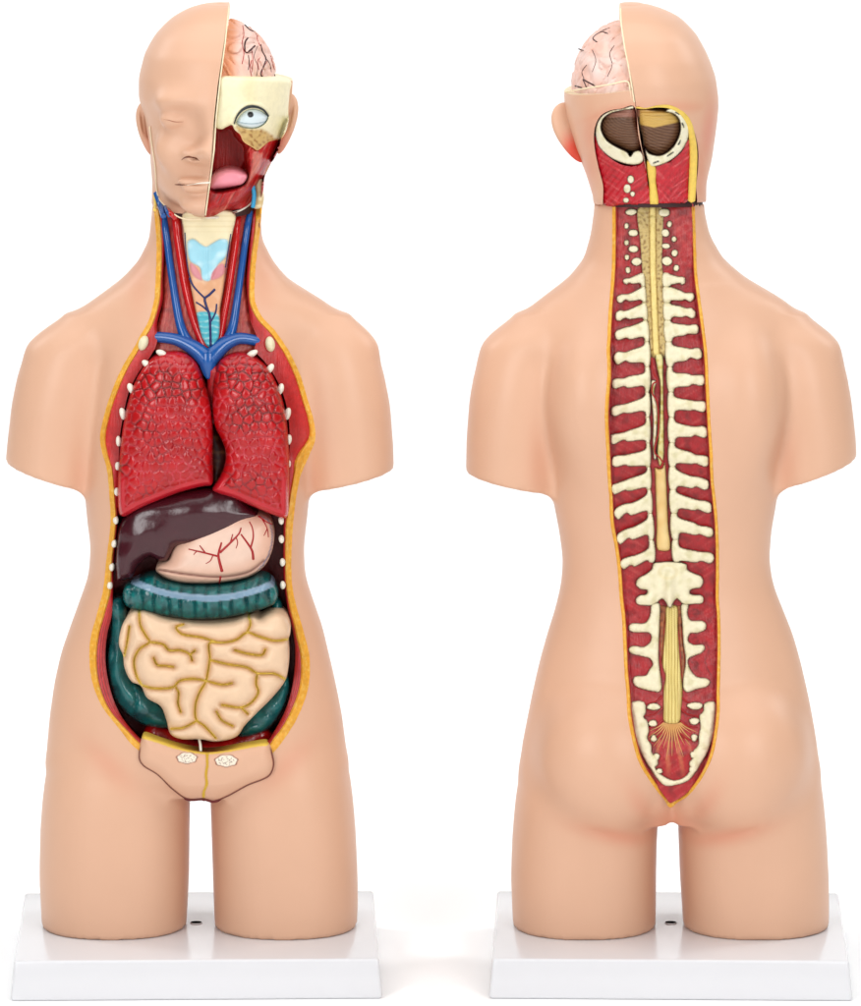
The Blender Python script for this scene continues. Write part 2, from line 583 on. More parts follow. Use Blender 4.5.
def ear(name, parent, c, s, side, tilt=0.0, pink=0.0, hollowed=True):
    """outer ear: a curled rim, a hollow and a lobe"""
    cx, cy, cd = c
    def fn(X, R, D):
        x = (X - cx) * side; r = R - cy; d = D - cd
        ct, st = math.cos(tilt), math.sin(tilt)
        x, r = x * ct + r * st, -x * st + r * ct
        w = 1 - 0.32 * np.clip(r / s[1], -1, 1) - 0.0
        body = ell(x / w, r, d - 0.35 * x, (0, 0, 0), s)
        if not hollowed: return body
        hollow = ell(x, r, d - 0.35 * x, (-s[0] * 0.1, -s[1] * 0.12, s[2] * 1.0), (s[0] * 0.5, s[1] * 0.56, s[2] * 0.85))
        groove = ell(x, r, d - 0.35 * x, (s[0] * 0.42, -s[1] * 0.25, s[2] * 0.95), (s[0] * 0.2, s[1] * 0.5, s[2] * 0.6))
        return smax(smax(body, -hollow, 2.0), -groove, 1.5)
    m = max(s) * 1.5
    v, f = sdf_mesh(fn, (cx - m, cy - m, cd - m), (cx + m, cy + m, cd + m), 1.3)
    cols = None
    if pink is not None:
        r = 925 - (v[:, 2] * 1000 - BASE_H)
        x = (v[:, 0] * 1000 + XC - cx) * side
        t = sstep(cy - s[1] * .35, cy + s[1] * 0.5, r) * sstep(s[0] * 1.1, -s[0] * 0.1, x) * pink
        cols = blend(SKIN, paint(226, 84, 64), t)
    return link(name, v, f, M['skin_patch'] if cols is not None else M['skin'], parent, cols=cols)

def torso_field(tab_s, tab_t, arms, legs, extra=None, cut_slope=0.13, neck_row=206, crotch_k=8):
    def fn(X, R, D):
        T = slices(X, R, D, tab_t, 2.35, 8)
        S_ = slices(X, R, D, tab_s, 2.05, 4, yc=-4)
        v = smin(T, S_, 10)
        for tab, (ax, ar, bx, br) in arms:
            A = slices(X, R, D, tab, 2.1, 6, yc=-6)
            line = ar + (X - ax) * (br - ar) / (bx - ax)
            A = smax(A, R - line, 3)
            v = smin(v, A, 13)
        L_ = None
        for tab in legs:
            l = slices(X, R, D, tab, 2.25, 8, yc=-4)
            L_ = l if L_ is None else np.minimum(L_, l)
        v = smin(v, L_, crotch_k)
        if extra: v = extra(v, X, R, D)
        v = np.maximum(v, neck_row - (R - cut_slope * D))     # the flat cut through the neck
        v = np.maximum(v, R - 925.0)                          # thighs stand on the plate
        return v
    return fn

SKIN = paint(227, 181, 152)
def recolour(ob, spots):
    me = ob.data
    co = np.empty(len(me.vertices) * 3, np.float32); me.vertices.foreach_get('co', co)
    c = blush(co.reshape(-1, 3) + ORIGIN, spots)
    a = me.color_attributes['Col']
    a.data.foreach_set('color', np.concatenate([c, np.ones((len(c), 1))], 1).astype(np.float32).ravel())

def blush(v, spots):
    """the factory's airbrushed pink in the folds of the skin"""
    x = v[:, 0] * 1000 + XC; r = 925 - (v[:, 2] * 1000 - BASE_H); d = -v[:, 1] * 1000
    t = np.zeros(len(v))
    for (cx, cy, sx, sy, rot, amt, side) in spots:
        c, s = math.cos(rot), math.sin(rot)
        a = ((x - cx) * c + (r - cy) * s) / sx; b = (-(x - cx) * s + (r - cy) * c) / sy
        t = np.maximum(t, amt * np.exp(-(a * a + b * b)) * (d > side))
    return blend(np.tile(SKIN, (len(v), 1)), paint(222, 136, 108), np.clip(t, 0, 1))
BL_F = [(112, 752, 34, 12, 0.75, .3, 0), (288, 752, 34, 12, -0.75, .3, 0), (84, 475, 12, 30, 0, .2, -50), (312, 475, 12, 30, 0, .2, -50), (200, 830, 16, 80, 0, .45, -90), (140, 275, 12, 40, 0, .2, -60), (265, 275, 12, 40, 0, .2, -60)]
BL_B = [(669, 815, 30, 22, 0, .6, 0), (618, 822, 44, 9, 0.25, .5, 0), (722, 822, 44, 9, -0.25, .5, 0), (538, 462, 12, 40, 0, .2, -50), (782, 455, 12, 40, 0, .2, -50), (668, 870, 16, 60, 0, .4, -90), (640, 790, 10, 30, -.5, .35, 0), (700, 790, 10, 30, .5, .35, 0)]

# ================================================================ FRONT MODEL
front = thing('anatomical_torso_model', (197.5, 925 + BASE_H, 0),
              'anatomical torso model facing us, half face, open chest with red lungs, liver and intestines',
              'anatomical model', 'plastic anatomical torso models')
base_plate(front, 198, 1.6, 178, 148, (196, -8))

S_tab = [(170, 154, 259, 47, 52), (210, 152, 260, 48, 52), (240, 149, 262, 50, 54), (262, 138, 273, 52, 56), (280, 121, 288, 54, 58),
         (302, 91, 324, 56, 60), (325, 56, 356, 52, 58), (345, 33, 373, 46, 54), (362, 50, 356, 40, 48), (385, 90, 310, 30, 40)]
T_tab = [(285, 140, 270, 44, 52), (310, 112, 293, 56, 62), (340, 98, 304, 66, 70), (370, 92, 309, 72, 74), (420, 88, 312, 78, 76), (490, 85, 310, 76, 70),
         (520, 87.5, 307, 72, 66), (545, 91, 304, 70, 62), (575, 89, 305, 69, 62), (600, 80, 313, 69, 64), (625, 71, 322, 70, 68),
         (650, 62, 328, 72, 74), (680, 55, 335, 74, 82), (715, 50, 342, 76, 88), (755, 46.5, 347, 75, 90), (772, 48, 346, 69, 83), (788, 100, 300, 50, 60)]
armL = [(318, 70, 115, 20, 24), (332, 44, 116, 34, 38), (350, 27, 116, 42, 44), (375, 17.5, 114, 46, 48), (405, 11.5, 108, 48, 50), (450, 6.5, 98, 47, 50), (495, 3.5, 92, 46, 48)]
armR = [(318, 295, 345, 20, 24), (332, 292, 365, 34, 38), (350, 290, 376.5, 42, 44), (375, 292, 384, 46, 48), (405, 294, 390, 48, 50), (450, 300, 393.5, 47, 50), (495, 305, 394, 46, 48)]
legL = [(715, 85, 175, 50, 60), (745, 54, 190, 66, 80), (770, 46.5, 191, 72, 85), (800, 42.5, 190, 74, 86), (830, 40.5, 189.5, 74, 84), (876, 39.5, 189, 73, 82), (905, 41, 187.5, 72, 80), (940, 43, 185.5, 71, 79)]
legR = [(715, 222, 312, 50, 60), (745, 208, 340, 66, 80), (770, 209, 349, 72, 85), (800, 210.5, 353, 74, 86), (830, 211.5, 355.5, 74, 84), (876, 213, 357.5, 73, 82), (905, 214, 358, 72, 80), (940, 215.5, 356, 71, 79)]
fieldF = torso_field(S_tab, T_tab, [(armL, (5, 462, 82, 487)), (armR, (392, 470, 310, 489))], [legL, legR])
vF, fF = sdf_mesh(fieldF, (-6, 196, -104), (406, 934, 96), 3.0)
surfF = surf_of(bvh_of(vF, fF))
torso = link('torso', vF, fF, [M['skin_patch'], M['cavity']], front, cols=blush(vF, BL_F))

pairsF = [((153.4, 206), (161, 206)), ((155.6, 222), (163, 222)), ((157, 249), (164.5, 249)), ((156, 281), (163, 281)), ((154.8, 299), (163, 299)),
  ((148, 323), (157, 325)), ((140, 337), (157, 343)), ((132, 352), (150, 357)), ((123.5, 366), (139, 372)), ((113.7, 388), (129, 392)), ((105.3, 413), (123.5, 415)),
  ((100.6, 438), (119.5, 440)), ((103, 454), (119, 455)), ((107.3, 469), (118.5, 470)), ((110, 497), (118, 497)), ((111, 522), (117.5, 522)), ((106.5, 563), (114, 563)),
  ((103.7, 590), (113, 591)), ((97.5, 614), (112, 614)), ((91.5, 636), (107, 636)), ((89.8, 655), (105.5, 660)), ((92.5, 681), (110, 688)), ((102.3, 706), (119, 712)),
  ((119, 728), (132, 730)), ((135, 747), (146, 743)), ((160, 762), (165, 752)), ((200, 770), (200, 757)), ((245, 765), (240, 752)), ((270, 755), (266, 742)),
  ((286, 736), (274, 732)), ((300, 711), (286, 709)), ((308.6, 684), (293, 683)), ((309, 656), (295.5, 655)), ((304, 634), (293.5, 634)), ((296, 606), (287.5, 606)),
  ((292, 586), (284.5, 586)), ((291, 558), (283.5, 558)), ((293, 522), (284, 522)), ((296, 496), (285.5, 496)), ((300.5, 475), (288, 475)), ((310, 453), (289.5, 455)),
  ((315, 439), (290, 440)), ((313, 419), (288.5, 418)), ((307.4, 400), (285, 400)), ((300.5, 377), (277, 380)), ((290.7, 355), (265, 362)), ((282, 341), (255, 350)),
  ((274, 330), (257, 338)), ((262, 317), (251, 322)), ((255, 302), (248, 303)), ((254.4, 283), (246.5, 283)), ((256.3, 257), (248.5, 257)), ((259.8, 230), (251.5, 230)), ((261.6, 207), (254, 207))]

cut = spline([a for a, b in pairsF], 3.0, False)
cutd = surfF(cut[:, 0], cut[:, 1])
W = at(cut[:, 0], cut[:, 1], cutd)[:, [0, 2]]
cen = W.mean(0)
W = W + 0.0
top = [W[-1] + np.array([0, 0.03]), W[0] + np.array([0, 0.03])]
Wc = np.concatenate([W, np.array(top)])
boolean(torso, prism(Wc, -0.25, -0.006, M['cavity'], front))
recolour(torso, BL_F)

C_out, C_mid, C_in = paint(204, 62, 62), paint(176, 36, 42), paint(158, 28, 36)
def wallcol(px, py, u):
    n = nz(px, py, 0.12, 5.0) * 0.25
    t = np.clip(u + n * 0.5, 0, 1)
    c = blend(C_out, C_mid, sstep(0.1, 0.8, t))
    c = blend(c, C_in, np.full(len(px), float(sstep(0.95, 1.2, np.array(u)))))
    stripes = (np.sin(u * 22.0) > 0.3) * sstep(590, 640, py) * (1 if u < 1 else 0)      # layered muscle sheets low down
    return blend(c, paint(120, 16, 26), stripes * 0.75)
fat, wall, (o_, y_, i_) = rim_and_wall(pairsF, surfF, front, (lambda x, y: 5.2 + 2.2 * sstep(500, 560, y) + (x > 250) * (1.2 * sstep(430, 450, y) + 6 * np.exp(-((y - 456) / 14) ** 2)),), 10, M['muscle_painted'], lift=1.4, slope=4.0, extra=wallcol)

# cut rib ends along the chest wall
z3, z4, z5, z2, z1 = Zc(90, 330, 3.5875), Zc(80, 480, 3.5875), Zc(80, 600, 3.5875), Zc(100, 190, 3.743), Zc(120, 0, 4.305)
ribs = z3([(258, 84), (205, 124), (148, 211), (118, 300), (103, 399), (100, 488), (97, 580), (93, 682), (582, 85), (645, 140), (683, 213), (709, 300), (714, 393), (711, 480)]) + \
       z4([(123, 228), (115, 312), (108, 378), (722, 145), (723, 212), (727, 295), (728, 377)])
ang = [0.45, 0.75, 1.1, 1.35, 1.5, 1.57, 1.57, 1.57, -0.5, -0.95, -1.2, -1.35, -1.5, -1.57, 1.65, 1.7, 1.65, 1.5, 1.5, 1.55, 1.55]
for (x, y), a in zip(ribs, ang):
    big = 1.0 if y < 430 else 0.85
    d0 = float(surfF(x, y)[0])
    ellipsoid('rib_end', x, y, d0 - 1.0, 6.2 * big * (0.8 if y > 450 else 1), 3.3 * big, 4.5, M['white_rib'], front, 16, rot=-a if False else a * -1, wobble=0.03)
for (x, y) in z2([(163, 573), (637, 577)]):
    ellipsoid('clavicle_end', x, y, float(surfF(x, y)[0]) + 0.5, 4.8, 7.8, 6, M['bone'], front, 20, rot=-0.35 if x < 200 else 0.15)

# ---- lungs
_lr = random.Random(5)
LCELL = np.array([(x * 9.4 + (y % 2) * 4.7 + _lr.uniform(-3, 3), y * 8.2 + _lr.uniform(-2.8, 2.8)) for y in range(38, 66) for x in range(10, 33)])
def lung_cells(px, py):
    wx = px + 1.6 * nz(px, py, .11, 1); wy = py + 1.6 * nz(px, py, .11, 7)
    out = np.empty(len(px))
    for c in range(0, len(px), 4000):
        D2 = np.sqrt((wx[c:c + 4000, None] - LCELL[None, :, 0]) ** 2 + ((wy[c:c + 4000, None] - LCELL[None, :, 1]) * .92) ** 2)
        D2.partition(1, axis=1)
        out[c:c + 4000] = (D2[:, 1] - D2[:, 0]) / 2
    return out
def lung_c(px, py, t):
    e = lung_cells(px, py)
    c = blend(np.tile(paint(190, 26, 46), (len(px), 1)), paint(166, 16, 36), np.clip(nz(px, py, .05, 3) + .2, 0, 1))
    plain_ = sstep(470, 485, py) * sstep(8.5, 6.5, t)
    g = sstep(1.1, .35, e) * (1 - plain_)
    pale = np.clip(.5 + 1.6 * nz(px, py, .03, 11) + .004 * (py - 430), 0, 1)
    c = blend(c, paint(112, 8, 28), g * (1 - pale) * .9)
    c = blend(c, paint(212, 72, 86), g * pale * .5)
    return blend(c, paint(206, 54, 66), plain_ * .5)
def lung_d(base, H, R=34):
    def f(px, py, dist):
        ridge = (np.exp(-((dist - 3.5) / 2.4) ** 2) * 2.2 - 1.2 * np.exp(-((dist - 8.5) / 1.5) ** 2)) * sstep(470, 485, py)
        return base + H * dome(dist, R) + 2.5 * dome(dist, 5) + ridge - 5 * sstep(430, 350, py) + 1.7 * dome(lung_cells(px, py), 2.6) * (1 - sstep(470, 485, py) * sstep(8.5, 6.5, dist)) * dome(dist, 4)
    return f
lungL = z3([(212, 108), (262, 82), (310, 76), (350, 86), (385, 118), (407, 170), (425, 235), (437, 300), (441, 380), (440, 460), (440, 550), (436, 556), (400, 562), (330, 580), (250, 610), (180, 640), (122, 669), (107, 662), (101, 640), (99, 560), (106, 450), (118, 350), (136, 260), (164, 180)])
lungR = z3([(443, 165), (452, 125), (480, 97), (530, 80), (580, 92), (632, 130), (672, 203), (698, 290), (711, 390), (715, 500), (713, 600), (709, 668), (695, 676), (675, 670), (600, 640), (520, 605), (442, 577), (440, 570), (457, 545), (478, 500), (487, 460), (484, 425), (470, 390), (448, 345), (440, 300), (440, 220)])
panel('lung', lungL, lung_d(62, 20), M['lung'], front, 1.05, back=14, colfun=lung_c)
panel('lung', lungR, lung_d(62, 19), M['lung'], front, 1.05, back=14, colfun=lung_c)
# heart showing as a dark sliver between the lungs
panel('heart', z3([(430, 330), (465, 380), (495, 440), (490, 500), (450, 560), (425, 500)]), lambda x, y, t: 40 + 10 * dome(t, 10), M['painted'], front, 2.5, back=14,
      colfun=lambda x, y, t: blend(paint(70, 30, 30), paint(120, 90, 60), np.clip(nz(x, y, .2) * 1.5, 0, 1)))
# mediastinum between the tops of the lungs
tubes('windpipe_branch', [(z3([(440, 130), (437, 200)])[0:1] and [(x, y, d) for (x, y), d in zip(z3([(446, 140), (440, 190), (437, 250), (437, 330)]), (62, 56, 50, 44))], [6, 5.5, 5, 5])], M['muscle'], front)

# ---- liver
liverO = z4([(140, 170), (180, 110), (300, 60), (470, 30), (560, 50), (600, 90), (640, 128), (600, 157), (540, 188), (470, 213), (400, 232), (342, 243), (328, 266), (312, 290), (285, 291), (252, 276), (226, 290), (205, 315), (188, 348), (160, 358), (135, 362), (128, 320), (130, 250)])
def liver_d(px, py, t):
    x = (px - 80) ; 
    return 52 + 16 * dome(t, 30) + 3 * dome(t, 5) + 3.0 * np.array([mnoise.noise(Vector((a * .03, b * .05, 2))) for a, b in zip(px, py)]) - 6 * sstep(200, 262, px)
panel('liver', liverO, liver_d, M['liver'], front, 2.0, back=20)

# ---- stomach
stomO = z4([(430, 150), (560, 110), (640, 122), (680, 140), (694, 175), (697, 210), (688, 258), (664, 306), (612, 345), (530, 365), (440, 372), (350, 366), (296, 346), (272, 322), (285, 300), (315, 285), (335, 240)])
fold = [z4([(283, 322), (340, 332), (400, 340), (470, 347), (540, 345), (610, 328), (660, 290)])]
def stom_d(px, py, t):
    g = np.exp(-(lines_dist(px, py, fold) / 1.6) ** 2)
    return 46 + 17 * dome(t, 28) + 2 * dome(t, 4) - 2.6 * g + 2.5 * sstep(560, 580, py)
def stom_c(px, py, t):
    c = np.tile(paint(236, 190, 166), (len(px), 1))
    c = blend(c, paint(240, 206, 186), sstep(8, 22, t))
    g = np.exp(-(lines_dist(px, py, fold) / 1.1) ** 2)
    c = blend(c, paint(120, 70, 66), g * 0.85)
    edge = sstep(3.2, 2.2, t) * sstep(1.0, 1.8, t) * sstep(255, 262, px)
    return blend(c, paint(86, 110, 150), edge * .8)
stomach = panel('stomach', stomO, stom_d, M['painted'], front, 1.4, back=20, colfun=stom_c)
def on(fun, pts, lift=0.3):
    a = np.array(pts, float)
    return a, lift
def stom_vessel(pts, r):
    P = spline(z4(pts), 2.0, False)
    bd = spline(stomO, 1.4, True)
    t = np.where(inside(P[:, 0], P[:, 1], bd), seg_dist(P[:, 0], P[:, 1], bd, True), 0)
    d = stom_d(P[:, 0], P[:, 1], t) + 0.25
    return np.stack([P[:, 0], P[:, 1], d], -1), np.linspace(r, r * 0.6, len(P))
tubes('blood_vessel', [stom_vessel([(510, 328), (500, 290), (497, 268), (508, 225)], 1.5), stom_vessel([(500, 275), (450, 262), (390, 248)], 1.0), stom_vessel([(450, 262), (430, 235)], 0.8),
      stom_vessel([(503, 260), (540, 225), (572, 190), (578, 172)], 1.2), stom_vessel([(540, 225), (548, 195)], 0.8),
      stom_vessel([(622, 285), (618, 255), (600, 225), (578, 195)], 1.3), stom_vessel([(612, 245), (622, 205), (618, 170), (608, 150)], 0.9),
      stom_vessel([(640, 130), (668, 150), (690, 160)], 1.0), stom_vessel([(655, 142), (672, 175), (676, 205)], .8), stom_vessel([(672, 175), (660, 200)], .6), stom_vessel([(418, 256), (408, 268)], .6), stom_vessel([(560, 205), (566, 225), (560, 245)], .6), stom_vessel([(478, 268), (468, 290), (452, 300)], .6), stom_vessel([(505, 345), (500, 372)], 1.1)], M['vessel_line'], stomach, 6, 2.0, flat=0.5)

# ---- colon: ascending, descending and transverse
teal, teal_d, stripe = paint(18, 112, 112), paint(8, 62, 68), paint(132, 160, 182)
def colon_c(px, py, t):
    n = nz(px, py, 0.1, 9)
    return blend(np.tile(teal, (len(px), 1)), teal_d, np.clip(0.35 + n, 0, 1) * 0.7)
asc = [z4([(112, 430), (150, 425), (170, 520), (150, 640)])[0], z4([(150, 425)])[0]] + z5([(170, 60), (165, 200), (190, 290), (240, 330), (305, 400), (325, 455), (290, 462), (235, 450), (180, 420), (128, 365), (104, 290), (97, 215), (112, 110)])
def lump(base, H, R, sc, seed, amp=3.0):
    def f(px, py, t):
        v = np.array([abs(mnoise.noise(Vector((a * sc, b * sc, seed)))) for a, b in zip(px, py)])
        return base + H * dome(t, R) - amp * np.exp(-(v / 0.12) ** 2) * dome(t, 6)
    return f
panel('ascending_colon', asc, lump(40, 18, 17, 0.045, 1.0), M['painted_gloss'], front, 2.0, back=14, colfun=colon_c)
panel('descending_colon', z5([(600, 420), (690, 340), (742, 275), (752, 320), (735, 380), (700, 440), (660, 475), (610, 492), (570, 490)]), lump(42, 16, 14, 0.05, 4.0), M['painted_gloss'], front, 2.0, back=14, colfun=colon_c)
panel('descending_colon_top', z4([(690, 440), (715, 430), (735, 500), (740, 640), (700, 640), (690, 520)]), lump(34, 10, 9, 0.05, 4.0), M['painted_gloss'], front, 2.5, back=14, colfun=colon_c).name = 'colon_bend'
tcO = z4([(154, 410), (165, 382), (200, 364), (260, 346), (300, 362), (370, 378), (440, 381), (520, 378), (590, 365), (645, 346), (680, 358), (702, 385), (711, 415), (703, 440), (670, 458), (620, 474), (520, 494), (420, 500), (300, 488), (205, 468), (165, 450)])
tcS = z4([(190, 362), (230, 380), (280, 398), (340, 412), (400, 420), (460, 424), (520, 421), (580, 410), (640, 393), (690, 372)])
tc_seams = []
for k, x in enumerate([185, 225, 270, 318, 365, 410, 455, 500, 548, 595, 640, 678]):
    tc_seams.append(z4([(x + 6, 340), (x - 2, 405), (x + (4 if k % 2 else -6), 445), (x + 3, 505)]))
def tc_d(px, py, t):
    s = seg_dist(px, py, spline(tcS, 2, False))
    g = np.exp(-(lines_dist(px, py, tc_seams) / 1.7) ** 2)
    band = sstep(4.2, 2.6, s)
    n = nz(px, py, 0.16, 3)
    return 56 + 19 * dome(t, 19) - 3.4 * g * (1 - band) * dome(t, 5) + 1.0 * n * (1 - band) + 0.6 * band
def tc_c(px, py, t):
    s = seg_dist(px, py, spline(tcS, 2, False))
    g = np.exp(-(lines_dist(px, py, tc_seams) / 1.3) ** 2)
    c = colon_c(px, py, t)
    c = blend(c, paint(34, 132, 128), np.clip(nz(px, py, 0.2, 1) * 1.4, 0, 1))
    c = blend(c, teal_d, g * 0.55)
    return blend(c, stripe, sstep(3.7, 2.9, s))
panel('transverse_colon', tcO, tc_d, M['painted_gloss'], front, 1.5, back=20, colfun=tc_c)

# ---- small intestine
siO = z5([(160, 80), (185, 48), (215, 40), (250, 47), (300, 66), (350, 76), (450, 86), (550, 78), (597, 62), (622, 62), (645, 70), (672, 55), (705, 45), (738, 62), (755, 108), (747, 150), (750, 200), (747, 250), (736, 290), (690, 350), (640, 400), (592, 450), (562, 490), (490, 508), (430, 500), (362, 499), (326, 482), (310, 430), (290, 382), (240, 350), (218, 308), (185, 292), (160, 243), (155, 200), (140, 160), (146, 110)])
grooves = [z5(g) for g in (
  [(213, 40), (217, 90), (238, 130), (250, 150), (215, 175), (195, 215), (203, 270), (222, 305)],
  [(250, 150), (300, 160), (320, 180), (360, 180), (395, 196), (403, 218)], [(395, 196), (412, 182)],
  [(265, 208), (278, 233), (308, 236), (335, 240)],
  [(372, 88), (345, 98), (362, 120), (440, 135), (500, 152), (560, 143), (600, 117), (640, 130), (700, 146), (748, 140)],
  [(600, 117), (612, 85), (605, 60)], [(500, 152), (465, 155), (466, 210), (458, 265), (452, 292), (430, 330), (415, 375), (418, 430), (445, 450), (488, 495)],
  [(466, 215), (530, 230), (600, 242), (636, 262), (700, 265), (742, 288)], [(556, 180), (600, 192), (655, 196), (665, 178)],
  [(222, 305), (260, 316), (335, 312), (358, 290), (410, 283), (452, 290), (515, 304), (545, 298)],
  [(345, 314), (354, 330), (352, 370), (362, 402)], [(636, 262), (632, 300), (640, 330), (612, 370), (578, 385), (510, 376)],
  [(490, 400), (508, 430), (548, 452)], [(578, 385), (602, 408)], [(328, 462), (370, 458), (418, 434)], [(178, 95), (170, 150), (160, 200)])]
def si_d(px, py, t):
    l = lines_dist(px, py, grooves, 1.5)
    return 68 + 14 * dome(t, 26) + 3.5 * dome(t, 6) + 12.5 * dome(np.minimum(np.maximum(l - 0.6, 0), t + 4), 10) - 9
def si_c(px, py, t):
    l = lines_dist(px, py, grooves, 1.5) + 0.35 * nz(px, py, 0.25, 7)
    c = np.tile(paint(238, 204, 170), (len(px), 1))
    c = blend(c, paint(228, 176, 128), sstep(5, 1.5, l) * 0.25)  # brown towards the grooves, shading put into the colour
    return blend(c, paint(252, 226, 118), sstep(1.45, 0.65, l))
panel('small_intestine', siO, si_d, M['painted'], front, 1.15, back=24, colfun=si_c)

# ---- bladder and lower pelvis
panel('bladder', z5([(228, 475), (262, 440), (340, 470), (445, 500), (560, 480), (650, 450), (690, 480), (665, 540), (450, 570), (240, 530)]), lambda x, y, t: 34 + 14 * dome(t, 14), M['painted_gloss'], front, 2.5, back=12,
      colfun=lambda x, y, t: blend(np.tile(paint(150, 22, 30), (len(x), 1)), paint(206, 34, 40), np.clip(nz(x, y, .06, 2) + .4, 0, 1)))
tubes('urinary_duct', [([(x, y, d) for (x, y), d in zip(z5([(428, 500), (432, 520), (434, 545)]), (66, 72, 74))], 1.4)], M['white_rib'], front)

# ---- pubic panel with its cut bone
pubO = z5([(228, 485), (280, 500), (340, 520), (400, 534), (452, 541), (510, 536), (570, 525), (620, 516), (668, 510), (682, 520), (692, 555), (697, 595), (680, 632), (600, 668), (530, 706), (480, 724), (445, 716), (385, 716), (335, 684), (275, 628), (226, 596), (211, 572), (213, 530), (220, 500)])
pub_mid = [z5([(456, 542), (457, 590), (452, 630), (455, 660), (444, 690), (445, 720)])]
pub_top = [z5([(228, 487), (280, 502), (340, 522), (400, 536), (452, 543), (510, 538), (570, 527), (620, 518), (668, 512)])]
def pub_d(px, py, t):
    g = np.exp(-(lines_dist(px, py, pub_mid) / 1.2) ** 2)
    s = surfF(px, py)
    s = np.where(s < 40, 40, s)
    return np.minimum(s + 5, 78 - 0.0055 * np.maximum(py - 752, 0) ** 2) * 0.5 + (66 - 0.006 * np.maximum(py - 760, 0) ** 2) * 0.5 + 12 * dome(t, 13) - 2.5 * g
def pub_c(px, py, t):
    c = np.tile(SKIN, (len(px), 1))
    l = lines_dist(px, py, pub_mid); u = lines_dist(px, py, pub_top)
    n = 0.5 * nz(px, py, 0.3, 2)
    c = blend(c, paint(222, 186, 70), sstep(1.7, 0.8, l + n))
    c = blend(c, paint(240, 204, 92), sstep(3.4, 2.6, u + n) * (1 - 0 * l))
    c = blend(c, paint(110, 22, 24), sstep(2.0, 1.1, t) * sstep(745, 752, py))
    # two ovals of cut pubic bone with marrow
    for (cx, cy), (rx, ry) in zip(z5([(384, 567), (525, 577)]), ((10.6, 5.8), (11.8, 6.2))):
        a = np.arctan2((py - cy) / ry, (px - cx) / rx)
        e = np.hypot((px - cx) / rx, (py - cy) / ry) * (1 + 0.05 * np.sin(7 * a))
        c = blend(c, paint(150, 96, 78), sstep(1.05, 0.98, e))
        c = blend(c, paint(244, 234, 214), sstep(0.93, 0.85, e))
        sp = (nz(px, py, 0.75, 4) > 0.16) & (e < 0.72)
        c = blend(c, paint(150, 120, 112), sp * 0.8)
    return c
panel('pubic_panel', pubO, pub_d, M['skin_patch'], front, 0.95, back=56, colfun=pub_c)

# ---- neck: larynx, windpipe and the great vessels
neckO = [(160, 203), (254, 203), (251, 230), (247.5, 257), (246, 283), (248, 303), (254, 325), (262, 345), (250, 352), (205, 362), (155, 350), (146, 345), (158, 323), (163, 299), (163, 281), (164, 249), (162.5, 222)]
def neck_base(px, py):
    s = np.clip(surfF(px, py), 20, 90)
    return s - 12 - 4 * sstep(300, 340, py)
def neck_c(px, py, t):
    c = np.tile(paint(176, 62, 58), (len(px), 1))
    c = blend(c, paint(206, 104, 84), np.clip(np.sin(px * 1.3 + py * 0.28 + 2 * nz(px, py, .1)) * .5 + .2, 0, 1) * 0.8)
    return blend(c, paint(120, 26, 32), np.clip(nz(px, py, 0.15, 8) * 1.2, 0, .7))
panel('neck_muscle', neckO, lambda x, y, t: neck_base(x, y) + 2 * dome(t, 6), M['muscle_painted'], front, 1.8, back=8, colfun=neck_c)
larO = z2([(312, 88), (502, 88), (497, 160), (480, 230), (470, 300), (462, 370), (450, 440), (442, 560), (410, 590), (385, 560), (362, 470), (345, 390), (330, 300), (318, 220), (312, 150)])
lx0, lx1 = z2([(405, 100)])[0][0], 26
cart = z2([(328, 205), (332, 190), (350, 183), (375, 200), (397, 212), (420, 200), (450, 184), (475, 186), (480, 200), (470, 250), (440, 282), (428, 310), (408, 340), (385, 334), (374, 290), (338, 265)])
pinkL = z2([(338, 272), (362, 290), (378, 318), (382, 338), (356, 326), (340, 302)])
pinkR = z2([(460, 275), (470, 300), (452, 325), (416, 336), (420, 310), (440, 285)])
tracO = z2([(362, 462), (395, 455), (440, 465), (452, 520), (440, 580), (410, 592), (385, 560)])
def soft_in(px, py, poly, e=0.8):
    b = spline(poly, 1.5, True)
    s = seg_dist(px, py, b, True)
    return sstep(-e, e, np.where(inside(px, py, b), s, -s))
def lar_d(px, py, t):
    cx = 207.5
    c = neck_base(px, py) * 0 + 44 + 12 * sstep(215, 330, py)
    r = np.sqrt(np.maximum(1 - ((px - cx) / 27.0) ** 2, 0.05))
    d = c + 8 * r - 6
    rings = np.sin(py * 1.1) * 0.5 * sstep(306, 312, py)
    return d + 2.4 * soft_in(px, py, cart, 1.2) + 1.2 * soft_in(px, py, pinkL, 1.5) + 1.2 * soft_in(px, py, pinkR, 1.5) + rings + 2 * dome(t, 4) - 1.2 * np.exp(-((px - 207) / 1.5) ** 2) * soft_in(px, py, cart)
def lar_c(px, py, t):
    c = blend(np.tile(paint(244, 230, 190), (len(px), 1)), paint(226, 170, 130), sstep(238, 275, py))
    c = blend(c, paint(238, 200, 168), np.clip(nz(px, py, .12, 3) * 1.2, 0, .8) * sstep(255, 280, py))
    c = blend(c, paint(226, 206, 150), sstep(.5, .9, np.sin(py * 1.2)) * sstep(236, 228, py) * 0.45)
    k = soft_in(px, py, cart)
    c = blend(c, paint(158, 214, 230), k)
    c = blend(c, paint(206, 236, 242), k * np.clip(nz(px, py, .1, 6) * 1.5, 0, .8))
    c = blend(c, paint(216, 140, 146), np.maximum(soft_in(px, py, pinkL), soft_in(px, py, pinkR)))
    tr = soft_in(px, py, tracO)
    c = blend(c, paint(84, 182, 196), tr)
    c = blend(c, paint(190, 226, 220), tr * sstep(.2, .9, np.sin(py * 1.1 + .3 + 2.5 * nz(px, py, .12, 1))) * np.clip(.3 + nz(px, py, .2, 8), 0, .6))
    return blend(c, paint(140, 88, 66), sstep(1.2, .4, t) * 0.6)
